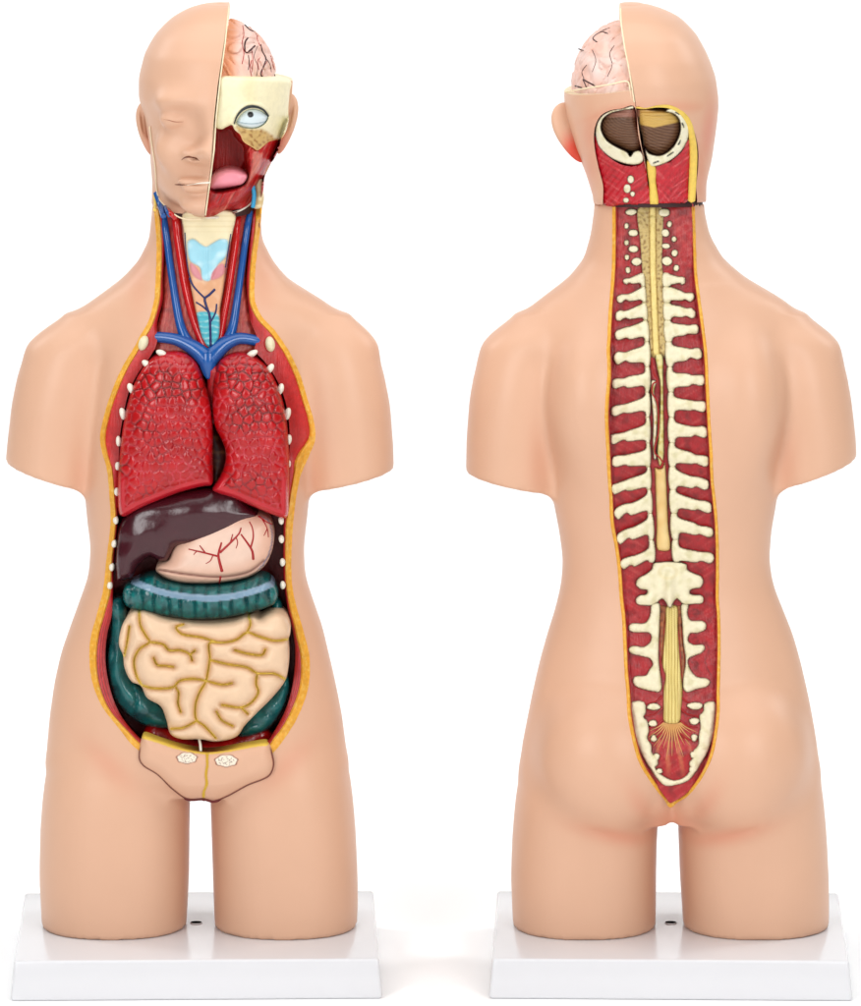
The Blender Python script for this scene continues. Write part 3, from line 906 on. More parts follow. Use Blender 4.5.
larynx = panel('larynx', larO, lar_d, M['painted'], front, 1.1, back=20, colfun=lar_c)
def on_lar(pts, r):
    P = spline(z2(pts), 2, False)
    d = lar_d(P[:, 0], P[:, 1], np.full(len(P), 4.0)) + 0.4
    return np.stack([P[:, 0], P[:, 1], d], -1), r
tubes('thyroid_vein', [on_lar([(335, 330), (350, 360), (372, 385), (393, 405)], 0.9), on_lar([(430, 372), (410, 392), (393, 406), (397, 430), (410, 468), (413, 520), (415, 585)], 1.2),
     on_lar([(360, 420), (385, 436), (402, 452)], 0.8), on_lar([(437, 427), (435, 450), (428, 470), (416, 492)], 0.8), on_lar([(318, 160), (322, 230), (330, 300), (345, 350)], 0.5), on_lar([(490, 165), (482, 215), (470, 290)], 0.5)], M['small_vein'], larynx, 6, 2, flat=.6)

def run(pts, r, lift=0.0):
    P = z2(pts); a = np.array(P)
    d = neck_base(a[:, 0], a[:, 1]) + 4 + lift
    return np.stack([a[:, 0], a[:, 1], d], -1), r
tubes('artery', [run([(275, 62), (285, 110), (293, 180), (304, 250), (320, 350), (336, 420), (356, 490), (378, 550), (400, 600)], [4.2, 4.4, 4.6, 4.8, 4.9, 5, 5, 5, 5], -1)], M['artery'], front, 14)
tubes('artery', [run([(520, 80), (512, 130), (506, 200), (497, 260), (487, 330), (476, 400), (463, 470), (450, 545), (440, 590)], [3.8, 3.9, 4, 4, 4, 4, 4, 4, 4], -1)], M['artery'], front, 14)
tubes('jugular_vein', [run([(238, 70), (243, 130), (253, 200), (263, 280), (275, 360), (286, 430), (300, 500), (318, 550), (345, 590)], [3.4, 3.6, 3.7, 3.8, 3.9, 4.2, 4.6, 5.4, 6.4], 1)], M['vein'], front, 14)
tubes('jugular_vein', [run([(562, 80), (553, 130), (543, 200), (532, 280), (521, 360), (511, 430), (500, 500), (487, 545), (465, 585)], [3.2, 3.4, 3.4, 3.5, 3.6, 4, 4.6, 5.4, 6.4], 1)], M['vein'], front, 14)
tubes('great_vein', [run([(166, 552), (225, 551), (285, 560), (335, 582), (375, 610), (402, 640)], [5, 5.4, 6, 7.4, 8.6, 9], 3), run([(636, 578), (575, 562), (520, 556), (475, 572), (437, 603), (404, 640)], [5, 5.4, 6, 7.4, 8.6, 9], 3),
     run([(404, 615), (404, 650), (404, 684), (405, 705)], [10, 9, 5.5, 2], 3)], M['vein'], front, 16)
# ---------------------------------------------------------------- head of the front model
H_tab = [(2.5, 219, 223, 1, 1), (5, 200, 245, 26, 28), (8, 190, 254, 36, 40), (18.6, 171, 272, 56, 64), (35, 155, 284, 72, 84), (53, 145, 290, 82, 95), (77, 139, 293, 87, 98), (98, 139, 292, 87, 95),
         (116, 145, 289, 84, 88), (135, 148, 283, 80, 76), (150, 151, 277, 78, 62), (168, 153, 269, 76, 52), (184, 157, 260, 74, 48), (196, 165, 250, 72, 45), (204, 178, 238, 66, 40), (211, 192, 222, 50, 30)]
N_tab = [(120, 158, 258, 20, 52), (150, 153, 261, 30, 52), (207, 151.5, 261, 46, 52), (226, 151, 261, 46, 52)]
SEAM = z1([(470, 12), (468, 40), (455, 170), (432, 340), (415, 500), (405, 650), (388, 780), (364, 960)])
SEAM = np.array(SEAM)
def seam_x(r): return np.interp(r, SEAM[:, 1], SEAM[:, 0])
def p2d(px, py, d):     # photo position of a feature at depth d -> design coordinates
    q = at(px, py, d) * 1000
    return (float(q[0]) + XC, 925 - (float(q[2]) - BASE_H), d)
def head_field(face=True, shrink=0.0, cut=True):
    def fn(X, R, D):
        v = slices(X, R, D, H_tab, 2.15, 8, yc=0, round_top=True)
        nk = slices(X, R, D, N_tab, 2.05, 4, yc=-4)
        v = smin(v, nk, 6)
        if face:
            def add(px, py, d, s, k):
                nonlocal v
                v = smin(v, ell(X, R, D, p2d(px, py, d), s), k)
            def dig(px, py, d, s, k):
                nonlocal v
                v = smax(v, -ell(X, R, D, p2d(px, py, d), s), k)
            add(186, 102, 74, (22, 8, 11), 18)           # brow
            dig(176, 119, 94, (20, 11, 15), 10)          # eye socket
            add(174, 119, 70.5, (14, 9, 11.5), 4)          # closed lid
            add(213, 132, 80, (9, 34, 12), 12)           # bridge of the nose
            add(211, 152, 88, (13, 10, 16), 9)            # tip
            add(195, 155.5, 80, (11, 7, 11), 8)             # wing of the nose
            dig(192.5, 159, 92, (5.5, 2.0, 7), 1.5)    # nostril
            add(172, 150, 62, (16, 16, 12), 14)          # cheek
            add(194, 181.5, 76, (17, 4.2, 9), 4)         # upper lip
            add(196, 189, 76, (14, 4.6, 8), 4)           # lower lip
            dig(192, 185.3, 88, (15, 0.9, 8), 1.2)       # mouth line
            dig(174, 184.5, 84, (4, 2.2, 6), 3)          # corner
            dig(198, 197, 92, (16, 4, 10), 7)
            add(204, 206, 66, (22, 9, 14), 8)            # chin
        if shrink: v = v + shrink
        if cut: v = np.maximum(v, (R - 0.13 * D) - 204.8)
        return v
    return fn
hv, hf = sdf_mesh(head_field(), (126, -4, -112), (304, 222, 112), 1.6)
surfH = surf_of(bvh_of(hv, hf), 60)
hv2, hf2 = sdf_mesh(head_field(face=False), (126, -4, -112), (304, 222, 112), 3.0)
surfHp = surf_of(bvh_of(hv2, hf2), 50)

def keep_side(ob, pts_r, side, mat, y0=-0.2, y1=0.2, row0=-20, row1=260):
    """cut ob along a seam (list of (x,row)), keeping one side"""
    P = [plain(x, r, 0)[[0, 2]] for x, r in pts_r]
    far = 0.3 * side
    P = P + [np.array([P[-1][0] - far, P[-1][1]]), np.array([P[0][0] - far, P[0][1]])]
    boolean(ob, prism(np.array(P), y0, y1, mat, ob.parent))

# closed line of the eyelid is a brown tube, shade painted for the crease
face = link('face_half', hv, hf, [M['skin'], M['cut_face']], front)
keep_side(face, [(x, r) for x, r in SEAM] if False else [(seam_x(r), r) for r in np.linspace(-20, 260, 40)], 1, M['cut_face']) if False else None
def cut_by(ob, poly_rx, mat, y0, y1):
    P = np.array([plain(x, r, 0)[[0, 2]] for x, r in poly_rx])
    boolean(ob, prism(P, y0, y1, mat, ob.parent))
rr = np.linspace(-20, 260, 30)
sx = [(float(seam_x(r)) if r > 5 else 229 + (5 - r) * 0.03, r) for r in rr]
cut_by(face, sx + [(400, 260), (400, -20)], M['cut_face'], -0.2, 0.2)
# the pale painted edge of the cut
def seam_run(rows, lift, dx):
    x = np.array([float(seam_x(r)) + dx for r in rows]); r = np.array(rows, float)
    return np.stack([x, r, surfH(x - 1.5, r) + lift], -1)
tubes('cut_edge', [(seam_run(np.linspace(9, 215, 60), -0.5, 0.0), 0.75)], M['cut_face'], face, 8, 2)
lidP = spline([(163.5, 119.5), (169, 120.2), (175, 121.8), (183.5, 121.8)], 1.5, False)
tubes('eyelid_shade_line', [(np.stack([lidP[:, 0], lidP[:, 1], surfH(lidP[:, 0], lidP[:, 1]) - 0.15], -1), np.concatenate([np.linspace(.2, .6, 7), np.linspace(.6, .25, len(lidP) - 7)]))], material('crease', (176, 118, 92), rough=.5), face, 6, 1.5)  # brown tube standing in for shade in the lid fold
nosP = spline([(181.5, 160), (185, 157.6), (190, 156.6), (195, 157.8), (199.5, 160.6)], 1.2, False)
tubes('nostril', [(np.stack([nosP[:, 0], nosP[:, 1], surfH(nosP[:, 0], nosP[:, 1]) - .3], -1), np.interp(np.linspace(0, 1, len(nosP)), [0, .5, 1], [.3, 1.3, .5]))], material('shade_brown', (120, 70, 52), rough=.6), face, 6, 1.2)  # brown arch, the dark of the nostril put into colour
mouP = spline([(175, 184.5), (181, 184.6), (188, 184.9)], 1.2, False)
tubes('mouth_corner_shade', [(np.stack([mouP[:, 0], mouP[:, 1], surfH(mouP[:, 0], mouP[:, 1]) - .3], -1), np.interp(np.linspace(0, 1, len(mouP)), [0, .4, 1], [.4, 1.0, .3]))], MATS['shade_brown'], face, 6, 1.2)  # brown line, shade at the corner of the mouth put into colour
teethP = spline(z1([(288, 798), (320, 792), (350, 788), (386, 786)]), 1.5, False)
tubes('lip_line', [(np.stack([teethP[:, 0], teethP[:, 1], surfH(teethP[:, 0], teethP[:, 1]) + 0.1], -1), np.linspace(.3, 1.0, len(teethP)))], M['white_rib'], face, 6, 1.5, flat=.5)
jawP = spline(z1([(128, 545), (140, 640), (152, 720), (158, 810), (168, 855), (190, 882), (225, 915), (262, 938), (310, 945), (355, 940)]), 2, False)
tubes('jaw_edge', [(np.stack([jawP[:, 0], jawP[:, 1], surfH(jawP[:, 0] + 1, jawP[:, 1] - 1) - 0.5], -1), 0.7)], M['cut_face'], face, 6, 2)
ear('ear', front, (148.5, 128, 2), (10.5, 27.5, 9), -1, 0.14, pink=0.2)
ear('ear', front, (284.5, 124, -4), (11, 31, 9), 1, 0.2, pink=0.35)

# ---- the other half: rear of the head in skin, with the opened front
rear = link('rear_head_half', hv2, hf2, [M['skin'], M['skin']], front)
cut_by(rear, [(x + 0.4, r) for x, r in sx] + [(60, 260), (60, -20)], M['cut_face'], -0.2, 0.2)
cut_by(rear, [(150, -30), (400, -30), (400, 82), (150, 78)], M['cut_face'], -0.2, 0.2)
cut_by(rear, [(100, -30), (400, -30), (400, 300), (100, 300)], M['skin'], -0.2, -0.006)

# dark disc added between head and neck, gap shade put into its colour
def neck_gap_disc(parent, cx, rx, ry, r0, r1, slope, mat):
    co, f = [], []
    n = 40
    for r in (r0, r1):
        for k in range(n):
            a = 2 * math.pi * k / n
            d = ry * math.sin(a)
            co.append(plain(cx + rx * math.cos(a), r + slope * d, d))
    f = [(k, (k + 1) % n, n + (k + 1) % n, n + k) for k in range(n)] + [tuple(range(n)), tuple(range(n, 2 * n))]
    return link('neck_gap_disc', np.array(co), f, mat, parent)
neck_gap_disc(front, 206, 50, 40, 202, 209, 0.13, material('gap_shade', (66, 16, 20), rough=.6))

# ---- brain half
brain_v = []
def brain_surf_field(X, R, D):
    v = ell(X, R, D, (221, 82, -4), (56.5, 64, 80))
    return np.maximum(v, R - 100)
bx, by, bd = 221, 82, -4
def brain_fn(X, R, D):
    v = brain_surf_field(X, R, D)
    w = np.sin(0.20 * X + 1.5 * np.sin(0.11 * R + 0.05 * D)) * np.sin(0.17 * R + 1.3 * np.sin(0.10 * D + .09 * X)) * np.sin(.14 * D + 1.2 * np.sin(.1 * X) + 1)
    g = np.exp(-(w / 0.16) ** 2)
    return v + 2.6 * g
bv, bf = sdf_mesh(brain_fn, (160, 10, -92), (284, 104, 84), 1.6)
br_col = blend(np.tile(paint(238, 190, 172), (len(bv), 1)), paint(240, 208, 196), np.clip(nz(bv[:, 0] * 1000, bv[:, 2] * 1000, .08, 1) + .5, 0, 1))
xx = bv[:, 0] * 1000 + XC
br_col = blend(br_col, paint(232, 154, 110), sstep(243, 232, xx) * 0.9)
brain = link('brain', bv, bf, [M['painted'], M['cut_face']], front, cols=br_col)
cut_by(brain, [(x + 0.8, r) for x, r in sx] + [(60, 260), (60, -20)], M['cut_face'], -0.2, 0.2)
surfB = surf_of(bvh_of(bv, bf), 30)
zb = Zc(210, 10, 8.38)
def on_brain(pts, r):
    P = spline(zb(pts), 1.5, False)
    P = P[P[:, 0] < 221 + 56 * np.sqrt(np.maximum(1 - ((P[:, 1] - 84) / 66) ** 2, 0)) - 1]
    return np.stack([P[:, 0], P[:, 1], surfB(P[:, 0], P[:, 1]) + 0.2], -1), r
tubes('brain_vessel', [on_brain([(262, 100), (300, 135), (330, 165), (375, 185)], 0.95), on_brain([(375, 185), (430, 210), (462, 260)], 0.85), on_brain([(320, 235), (298, 260), (290, 310), (303, 355), (340, 335), (378, 298)], 0.9),
    on_brain([(322, 380), (328, 430), (322, 500)], 0.5), on_brain([(425, 290), (440, 350), (468, 405), (450, 470), (425, 540), (470, 590)], 0.75), on_brain([(468, 405), (500, 450), (515, 520)], 0.45),
    on_brain([(470, 330), (500, 320), (545, 375)], 0.7), on_brain([(540, 540), (550, 590)], 0.7), on_brain([(400, 300), (370, 390), (400, 470), (390, 560)], 0.3)], M['dark_line'], brain, 6, 1.5, flat=.6)
tubes('brain_artery', [on_brain([(335, 150), (400, 180), (470, 240), (520, 320)], 0.35), on_brain([(350, 330), (360, 420), (350, 520)], 0.35), on_brain([(480, 430), (440, 500), (440, 560)], 0.35), on_brain([(275, 130), (285, 200), (270, 280), (285, 360), (270, 450)], .4), on_brain([(400, 190), (395, 240), (420, 300)], .45), on_brain([(350, 420), (335, 480), (350, 560)], .4), on_brain([(500, 360), (520, 430), (540, 500)], .5), on_brain([(420, 400), (400, 430), (410, 500)], .4)], M['vessel_line'], brain, 6, 1.5)

# ---- skull plate with eye socket
skO = z1([(434, 338), (520, 334), (600, 338), (680, 346), (735, 358), (730, 400), (724, 470), (722, 540), (708, 580), (690, 600), (668, 604), (640, 612), (615, 632), (592, 648), (570, 635), (530, 608), (518, 580), (495, 560), (482, 538), (462, 545), (440, 556), (416, 550), (418, 480), (428, 400)])
eyeC = z1([(565, 515)])[0]
ECX, ECY, ERX, ERY = eyeC[0], eyeC[1], 16.0, 10.5
def eye_e(px, py):
    return np.hypot((px - ECX) / ERX, (py - ECY) / np.where(py < ECY, ERY * 1.28, ERY * 0.95))
boneO = z1([(500, 545), (560, 556), (620, 560), (668, 602), (640, 614), (615, 634), (592, 650), (570, 637), (530, 608), (518, 580)])
EYE_O = z1([(498, 530), (510, 502), (535, 478), (562, 468), (592, 470), (618, 483), (637, 502), (628, 524), (608, 542), (580, 552), (548, 552), (518, 545)])
lidO = spline(z1([(492, 534), (506, 498), (532, 470), (562, 459), (594, 462), (622, 477), (640, 500)]), 2.6, False)
def sk_d(px, py, t):
    s = np.clip(surfHp(px, py), 26, 95) - 3.5
    b = soft_in(px, py, boneO, 2)
    ed = seg_dist(px, py, lidO)
    return s + 2.5 * dome(t, 4) - 9 * soft_in(px, py, EYE_O, 0.9) + 1.6 * np.exp(-((ed - 2.6) / 1.8) ** 2) + b * (1.5 * nz(px, py, .22, 3) - 1.0)
def sk_c(px, py, t):
    c = np.tile(paint(246, 238, 200), (len(px), 1))
    c = blend(c, paint(238, 224, 166), np.clip(nz(px, py, .05, 2), 0, 1) * .6)
    b = soft_in(px, py, boneO, 2.2)
    c = blend(c, paint(206, 168, 96), b * 0.9)
    c = blend(c, paint(150, 100, 50), b * np.clip(nz(px, py, .3, 5) * 2, 0, .8))
    return blend(c, paint(236, 196, 130), sstep(1.6, .7, t) * sstep(560 / 4.305, 590 / 4.305, py))
skull = panel('skull_plate', skO, sk_d, M['bone_painted'], front, 1.0, back=0, colfun=sk_c)
# eyeball
def eyeO(): return EYE_O
pup = z1([(562, 493)])[0]
def eye_d(px, py, t):
    s0 = float(np.clip(surfHp(ECX, ECY), 12, 95)[0]) - 9
    return s0 * .35 + .65 * (np.clip(surfHp(px, py), 12, 95) - 9) + 7.5 * dome(t, 9)
def eye_c(px, py, t):
    r = np.hypot(px - pup[0], py - pup[1])
    c = np.tile(paint(226, 240, 244), (len(px), 1))
    lid = np.abs((py - (ECY + 4.2)) + 0.012 * (px - ECX) ** 2)
    c = blend(c, paint(150, 176, 186), sstep(.9, .3, lid) * .8)
    c = blend(c, paint(60, 60, 64), sstep(3.3, 2.8, r))
    c = blend(c, paint(6, 6, 8), sstep(2.5, 2.0, r))
    return blend(c, paint(90, 130, 140), sstep(1.2, .3, t) * .7)
eye = panel('eyeball', eyeO(), eye_d, M['eye_white'], front, 0.8, back=20, colfun=eye_c)
lidA = np.array(lidO)
tubes('upper_eyelid', [(np.stack([lidA[:, 0], lidA[:, 1], np.clip(surfHp(lidA[:, 0], lidA[:, 1]), 12, 95) + 0.6], -1), np.interp(np.linspace(0, 1, len(lidA)), [0, .5, 1], [.5, 1.5, .8]))], material('lid_dark', (48, 54, 56), rough=.4), eye, 8, 1.2)

# ---- mouth, throat and jaw muscles
musO = z1([(409, 548), (440, 552), (480, 540), (520, 580), (560, 630), (592, 646), (640, 608), (690, 590), (684, 640), (660, 690), (632, 720), (618, 790), (612, 840), (585, 880), (540, 902), (500, 915), (440, 932), (366, 938), (372, 900), (385, 790), (403, 650)])
cavO = z1([(395, 560), (440, 548), (480, 545), (510, 590), (540, 620), (548, 680), (552, 740), (545, 775), (520, 800), (395, 815), (400, 640)])
strand = [z1([(592, 650), (600, 700), (585, 760), (550, 820), (480, 880)]), z1([(560, 635), (575, 690), (560, 745), (548, 770)])]
tanS = z1([(575, 655), (605, 660), (615, 655), (600, 720), (575, 760), (545, 800), (548, 770), (570, 720)])
def mus_d(px, py, t):
    s = np.clip(surfHp(px, py), 8, 95)
    k = soft_in(px, py, cavO, 3)
    n = nz(px, py, .09, 2)
    g = np.array([mnoise.noise(Vector((a * .5, b * .05, 6.0))) for a, b in zip((px - 200) * 1.0 + (py - 190) * 0.55, py * .8 - px * .4)]) * 1.6
    return np.minimum(s - 6, 62) + 3 * dome(t, 5) - 38 * k + g * (1 - k) + 2.0 * soft_in(px, py, tanS, 1.5)
def mus_c(px, py, t):
    c = np.tile(paint(186, 44, 46), (len(px), 1))
    f = np.clip(np.array([mnoise.noise(Vector((a * .5, b * .05, 6.0))) for a, b in zip((px - 200) * 1.0 + (py - 190) * 0.55, py * .8 - px * .4)]) * 2.4, -1, 1)
    c = blend(c, paint(222, 120, 108), sstep(.55, .95, f) * .7)
    c = blend(c, paint(124, 20, 26), sstep(-.6, -.95, f) * .6)
    c = blend(c, paint(172, 18, 24), soft_in(px, py, cavO, 2))
    c = blend(c, paint(226, 146, 128), soft_in(px, py, tanS, 1.2) * (0.55 + 0.4 * sstep(0, 1, f)))
    return c
panel('jaw_muscle', musO, mus_d, M['muscle_painted'], front, 1.2, back=2, colfun=mus_c)
tonO = z1([(384, 800), (396, 758), (425, 735), (475, 725), (520, 735), (548, 758), (530, 790), (480, 806), (425, 814), (390, 815)])
panel('tongue', tonO, lambda x, y, t: 50 + 13 * dome(t, 8), M['tongue'], front, 1.3, back=20)
jl = spline(z1([(372, 938), (430, 934), (480, 918), (525, 902), (560, 878), (578, 850)]), 1.5, False)
tubes('lower_jaw_edge', [(np.stack([jl[:, 0], jl[:, 1], np.clip(surfHp(jl[:, 0], jl[:, 1] - 3), 8, 62) - 3], -1), np.concatenate([np.linspace(.6, 1.5, 10), np.linspace(1.5, .6, len(jl) - 10)]))], M['white_rib'], front, 8, 1.5)
# neck vessels showing behind the jaw on both sides
def behind(pts, r, lift=0):
    P = np.array(z1(pts)); d = np.clip(surfHp(P[:, 0], P[:, 1]), 5, 60) + lift
    return np.stack([P[:, 0], P[:, 1], d], -1), r
tubes('neck_vein', [(np.array([(*p, 33) for p in z1([(572, 800), (578, 840), (572, 892)])]), 2.2)], M['pale_vein'], front, 10)
panel('neck_side', z1([(582, 792), (596, 772), (610, 776), (614, 830), (612, 892), (576, 896), (580, 850)]), lambda x, y, t: 26 + 3 * dome(t, 4), M['painted'], front, 1.5, back=-12,
      colfun=lambda x, y, t: blend(np.tile(paint(240, 220, 176), (len(x), 1)), paint(210, 176, 110), np.clip(nz(x, y, .2, 3) * 1.5, 0, .7)))
tubes('neck_fat', [behind([(150, 838), (153, 870), (150, 905)], 1.6, 2)], M['pale_fat'], front, 10)
tubes('neck_vein', [behind([(156, 830), (172, 878), (188, 930)], 3.0, 0), behind([(195, 890), (205, 915), (215, 932)], 1.6, 2)], M['vein'], front, 10)
tubes('neck_artery', [behind([(205, 905), (225, 925), (240, 940)], 2.6, 5)], M['artery'], front, 10)
# ================================================================ BACK MODEL
back = thing('anatomical_torso_model', (669.5, 925 + BASE_H, 0),
             'anatomical torso model turned away, showing its bare back with the opened spine and ribs',
             'anatomical model', 'plastic anatomical torso models')
base_plate(back, 669, -1.6, 174, 148, (671, -8))
b1, b2, b3, b4 = Zc(540, 0, 4.305), Zc(570, 190, 4.783), Zc(580, 330, 5.381), Zc(580, 450, 5.381)
b5, b6 = Zc(590, 550, 5.381), Zc(590, 670, 5.065)

S_tab = [(165, 595, 704, 50, 48), (212, 594, 704.5, 50, 48), (236, 590.5, 710, 52, 50), (259, 584, 723, 54, 52), (278, 569, 745, 58, 54),
         (300, 540, 783, 60, 56), (325, 508, 814, 58, 52), (345, 489, 834, 54, 46), (365, 505, 815, 46, 40), (390, 550, 770, 40, 30)]
T_tab = [(285, 590, 730, 50, 44), (310, 570, 755, 62, 56), (340, 560, 766, 70, 66), (370, 552, 774, 75, 72), (420, 548, 778, 76, 78), (470, 549, 780, 72, 76),
         (500, 553, 776.5, 68, 76), (530, 559, 771, 64, 72), (560, 563, 769, 61, 70), (585, 561, 773, 61, 69), (610, 555, 783, 64, 69), (635, 547, 793, 68, 70), (660, 540, 800, 73, 72),
         (690, 533, 807, 78, 74), (715, 528, 812, 80, 75), (745, 522, 817, 80, 76), (770, 519.5, 819, 78, 74), (788, 530, 808, 74, 66), (803, 555, 785, 66, 60), (816, 600, 740, 50, 44)]
armL = [(318, 522, 575, 24, 20), (333, 496, 574, 38, 34), (352, 481.5, 572, 44, 42), (375, 474, 570, 48, 46), (400, 469.5, 566, 50, 48), (440, 466.5, 560, 50, 47), (500, 465.5, 556, 48, 46)]
armR = [(318, 750, 800, 24, 20), (333, 750, 826, 38, 34), (352, 752, 840, 44, 42), (375, 754, 847, 48, 46), (400, 758, 851.5, 50, 48), (440, 766, 856, 50, 47), (500, 772, 858, 48, 46)]
legL = [(715, 555, 650, 55, 55), (745, 532, 660, 70, 66), (770, 520.5, 661, 76, 72), (800, 515.5, 660, 78, 74), (835, 512.5, 657, 74, 74), (876, 511, 656, 74, 72), (905, 512, 656, 73, 71), (940, 514, 655, 72, 70)]
legR = [(715, 690, 782, 55, 55), (745, 678, 808, 70, 66), (770, 677, 819, 76, 72), (800, 677, 823.5, 78, 74), (835, 678.5, 826.5, 74, 74), (876, 680, 828.5, 74, 72), (905, 682, 829, 73, 71), (940, 684, 828.5, 72, 70)]
def buttocks(v, X, R, D):
    v = smin(v, ell(X, R, D, (606, 748, 46), (70, 75, 60)), 12)
    v = smin(v, ell(X, R, D, (735, 748, 46), (70, 75, 60)), 12)
    v = smin(v, ell(X, R, D, (588, 395, 48), (36, 62, 36)), 26)      # shoulder blades
    v = smin(v, ell(X, R, D, (742, 395, 48), (36, 62, 36)), 26)
    cleft = ell(X, R, D, (670, 818, 100), (7, 42, 46))
    v = smax(v, -cleft, 9)
    for a, b in (((590, 816, 84), (656, 834, 70)), ((748, 816, 84), (682, 834, 70))):      # folds under the buttocks
        a, b = np.array(a, float), np.array(b, float); q = b - a
        t = np.clip(((X - a[0]) * q[0] + (R - a[1]) * q[1] + (D - a[2]) * q[2]) / (q @ q), 0, 1)
        v = smax(v, -(np.sqrt((X - a[0] - t * q[0]) ** 2 + (R - a[1] - t * q[1]) ** 2 + ((D - a[2] - t * q[2]) * .5) ** 2) - 3.5), 5)
    return v
fieldB = torso_field(S_tab, T_tab, [(armL, (467, 473, 550, 491)), (armR, (856, 458, 778, 486))], [legL, legR], buttocks, -0.10, 203.5)
vB, fB = sdf_mesh(fieldB, (460, 190, -96), (862, 934, 116), 3.0)
surfK = surf_of(bvh_of(vB, fB))
torsoB = link('torso', vB, fB, [M['skin_patch'], M['cavity']], back, cols=blush(vB, BL_B))

oL = b2([(203, 80), (204, 200), (200, 400), (188, 550), (180, 700), (176, 800)]) + b3([(150, 200), (135, 450), (143, 650), (150, 800)]) + b4([(158, 250), (166, 400), (185, 500), (205, 650), (215, 800)]) + \
     b5([(172, 350), (180, 500), (187, 650), (199, 790)]) + b6([(189, 200), (210, 330), (250, 470), (310, 570), (370, 650), (405, 694)])
oR = b2([(594, 80), (600, 250), (606, 400), (625, 550), (645, 700), (655, 800)]) + b3([(690, 300), (700, 500), (710, 650), (716, 800)]) + b4([(728, 270), (740, 400), (745, 550), (745, 700), (744, 800)]) + \
     b5([(697, 350), (700, 500), (698, 650), (695, 790)]) + b6([(655, 200), (645, 300), (620, 430), (570, 540), (500, 630), (440, 672), (405, 696)])
def inset(side, dx):
    out = []
    n = len(side)
    for k, (x, y) in enumerate(side):
        a = np.array(side[max(k - 1, 0)]); b = np.array(side[min(k + 1, n - 1)])
        t = (b - a) / np.linalg.norm(b - a)
        nn = np.array([-t[1], t[0]])
        out.append((x + nn[0] * dx, y + nn[1] * dx))
    return out
oLs = spline(oL[:-1], 12, False); oRs = spline(oR[:-1], 12, False)
wl, wr = 4.2, 3.6
pairsB = [(tuple(a), tuple(b)) for a, b in zip(oLs, inset([tuple(q) for q in oLs], -wl))]
pairsB += [(tuple(oL[-1]), (oL[-1][0], oL[-1][1] - 7))]
pr = [(tuple(a), tuple(b)) for a, b in zip(oRs, inset([tuple(q) for q in oRs], wr))]
pairsB += pr[::-1]
cut = spline([a for a, b in pairsB], 3.0, False)
cutd = surfK(cut[:, 0], cut[:, 1])
W = at(cut[:, 0], cut[:, 1], cutd)[:, [0, 2]]
Wc = np.concatenate([W, np.array([W[-1] + np.array([0, 0.03]), W[0] + np.array([0, 0.03])])])
boolean(torsoB, prism(Wc, -0.25, -0.022, M['cavity'], back))
recolour(torsoB, BL_B)
def sd(px, py):
    return surfK(px, py)
# smooth depth of the back along the spine, by row
rowsK = np.arange(196, 830, 4.0)
mid_x = np.interp(rowsK, [205, 340, 480, 560, 700, 808], [652, 655, 661, 665, 669, 671])
dK = np.array([surfK([x - 26, x + 26], [y, y]).mean() if y < 780 else np.nan for x, y in zip(mid_x, rowsK)])
bad = np.isnan(dK)
dK[bad] = np.interp(rowsK[bad], rowsK[~bad], dK[~bad])
ker = np.exp(-0.5 * (np.arange(-8, 9) / 3.0) ** 2); ker /= ker.sum()
dK = np.convolve(np.pad(dK, 8, mode='edge'), ker, 'valid')
def bed(px, py): return np.interp(py, rowsK, dK)
rim_and_wall(pairsB, surfK, back, (4.6,), 30, M['muscle'], lift=1.2, slope=1.0, minw=2.0, names=('fat_rim', 'channel_wall'))

# ---- red muscle bed of the channel
bedO = [tuple(p) for p in inset([tuple(q) for q in oLs], -2.5)] + [(oL[-1][0], oL[-1][1] - 4)] + [tuple(p) for p in inset([tuple(q) for q in oRs], 2.5)][::-1]
bedO = [(bedO[0][0], 202)] + bedO[1:-1] + [(bedO[-1][0], 202)]
whorl = [b5(p) for p in ([(545, 330), (565, 318), (582, 330), (575, 348), (555, 345)], [(550, 480), (568, 470), (582, 482), (570, 495)], [(548, 605), (565, 600), (580, 615), (565, 632)], [(620, 500), (640, 540), (620, 590), (632, 640), (650, 670)])]
def bed_c(px, py, t):
    c = np.tile(paint(176, 44, 48), (len(px), 1))
    k = np.clip(np.array([mnoise.noise(Vector((a * .5, b * .06, 6.0))) for a, b in zip(py * 0.9 + 0.55 * np.abs(px - 660), px * .8)]) * 2.2, -1, 1)
    up = sstep(275, 255, py)
    c = blend(c, paint(214, 104, 98), sstep(.3, .95, k) * 0.30 + up * sstep(0, 1, nz(px, py, .2, 9) + .4) * .3)
    c = blend(c, paint(128, 20, 28), np.clip(nz(px, py, .12, 4) * 1.4, 0, .7))
    # fan of nerve roots under the sacrum
    fx, fy = 671, 742
    a = np.arctan2(px - fx + 3, py - 700 + 8)
    ray = sstep(.3, .9, np.cos(a * 34 + nz(px, py, .1) * .6)) * sstep(722, 740, py) * sstep(786, 755, py) * sstep(34, 10, np.abs(px - fx))
    c = blend(c, paint(224, 150, 100), ray * .35)
    w = lines_dist(px, py, whorl)
    return blend(c, paint(110, 18, 26), np.exp(-(w / .7) ** 2) * .8)
panel('muscle_bed', bedO, lambda x, y, t: bed(x, y) - 9 + 0.8 * nz(x, y, .1, 2), M['muscle_painted'], back, 1.7, back=20, colfun=bed_c)

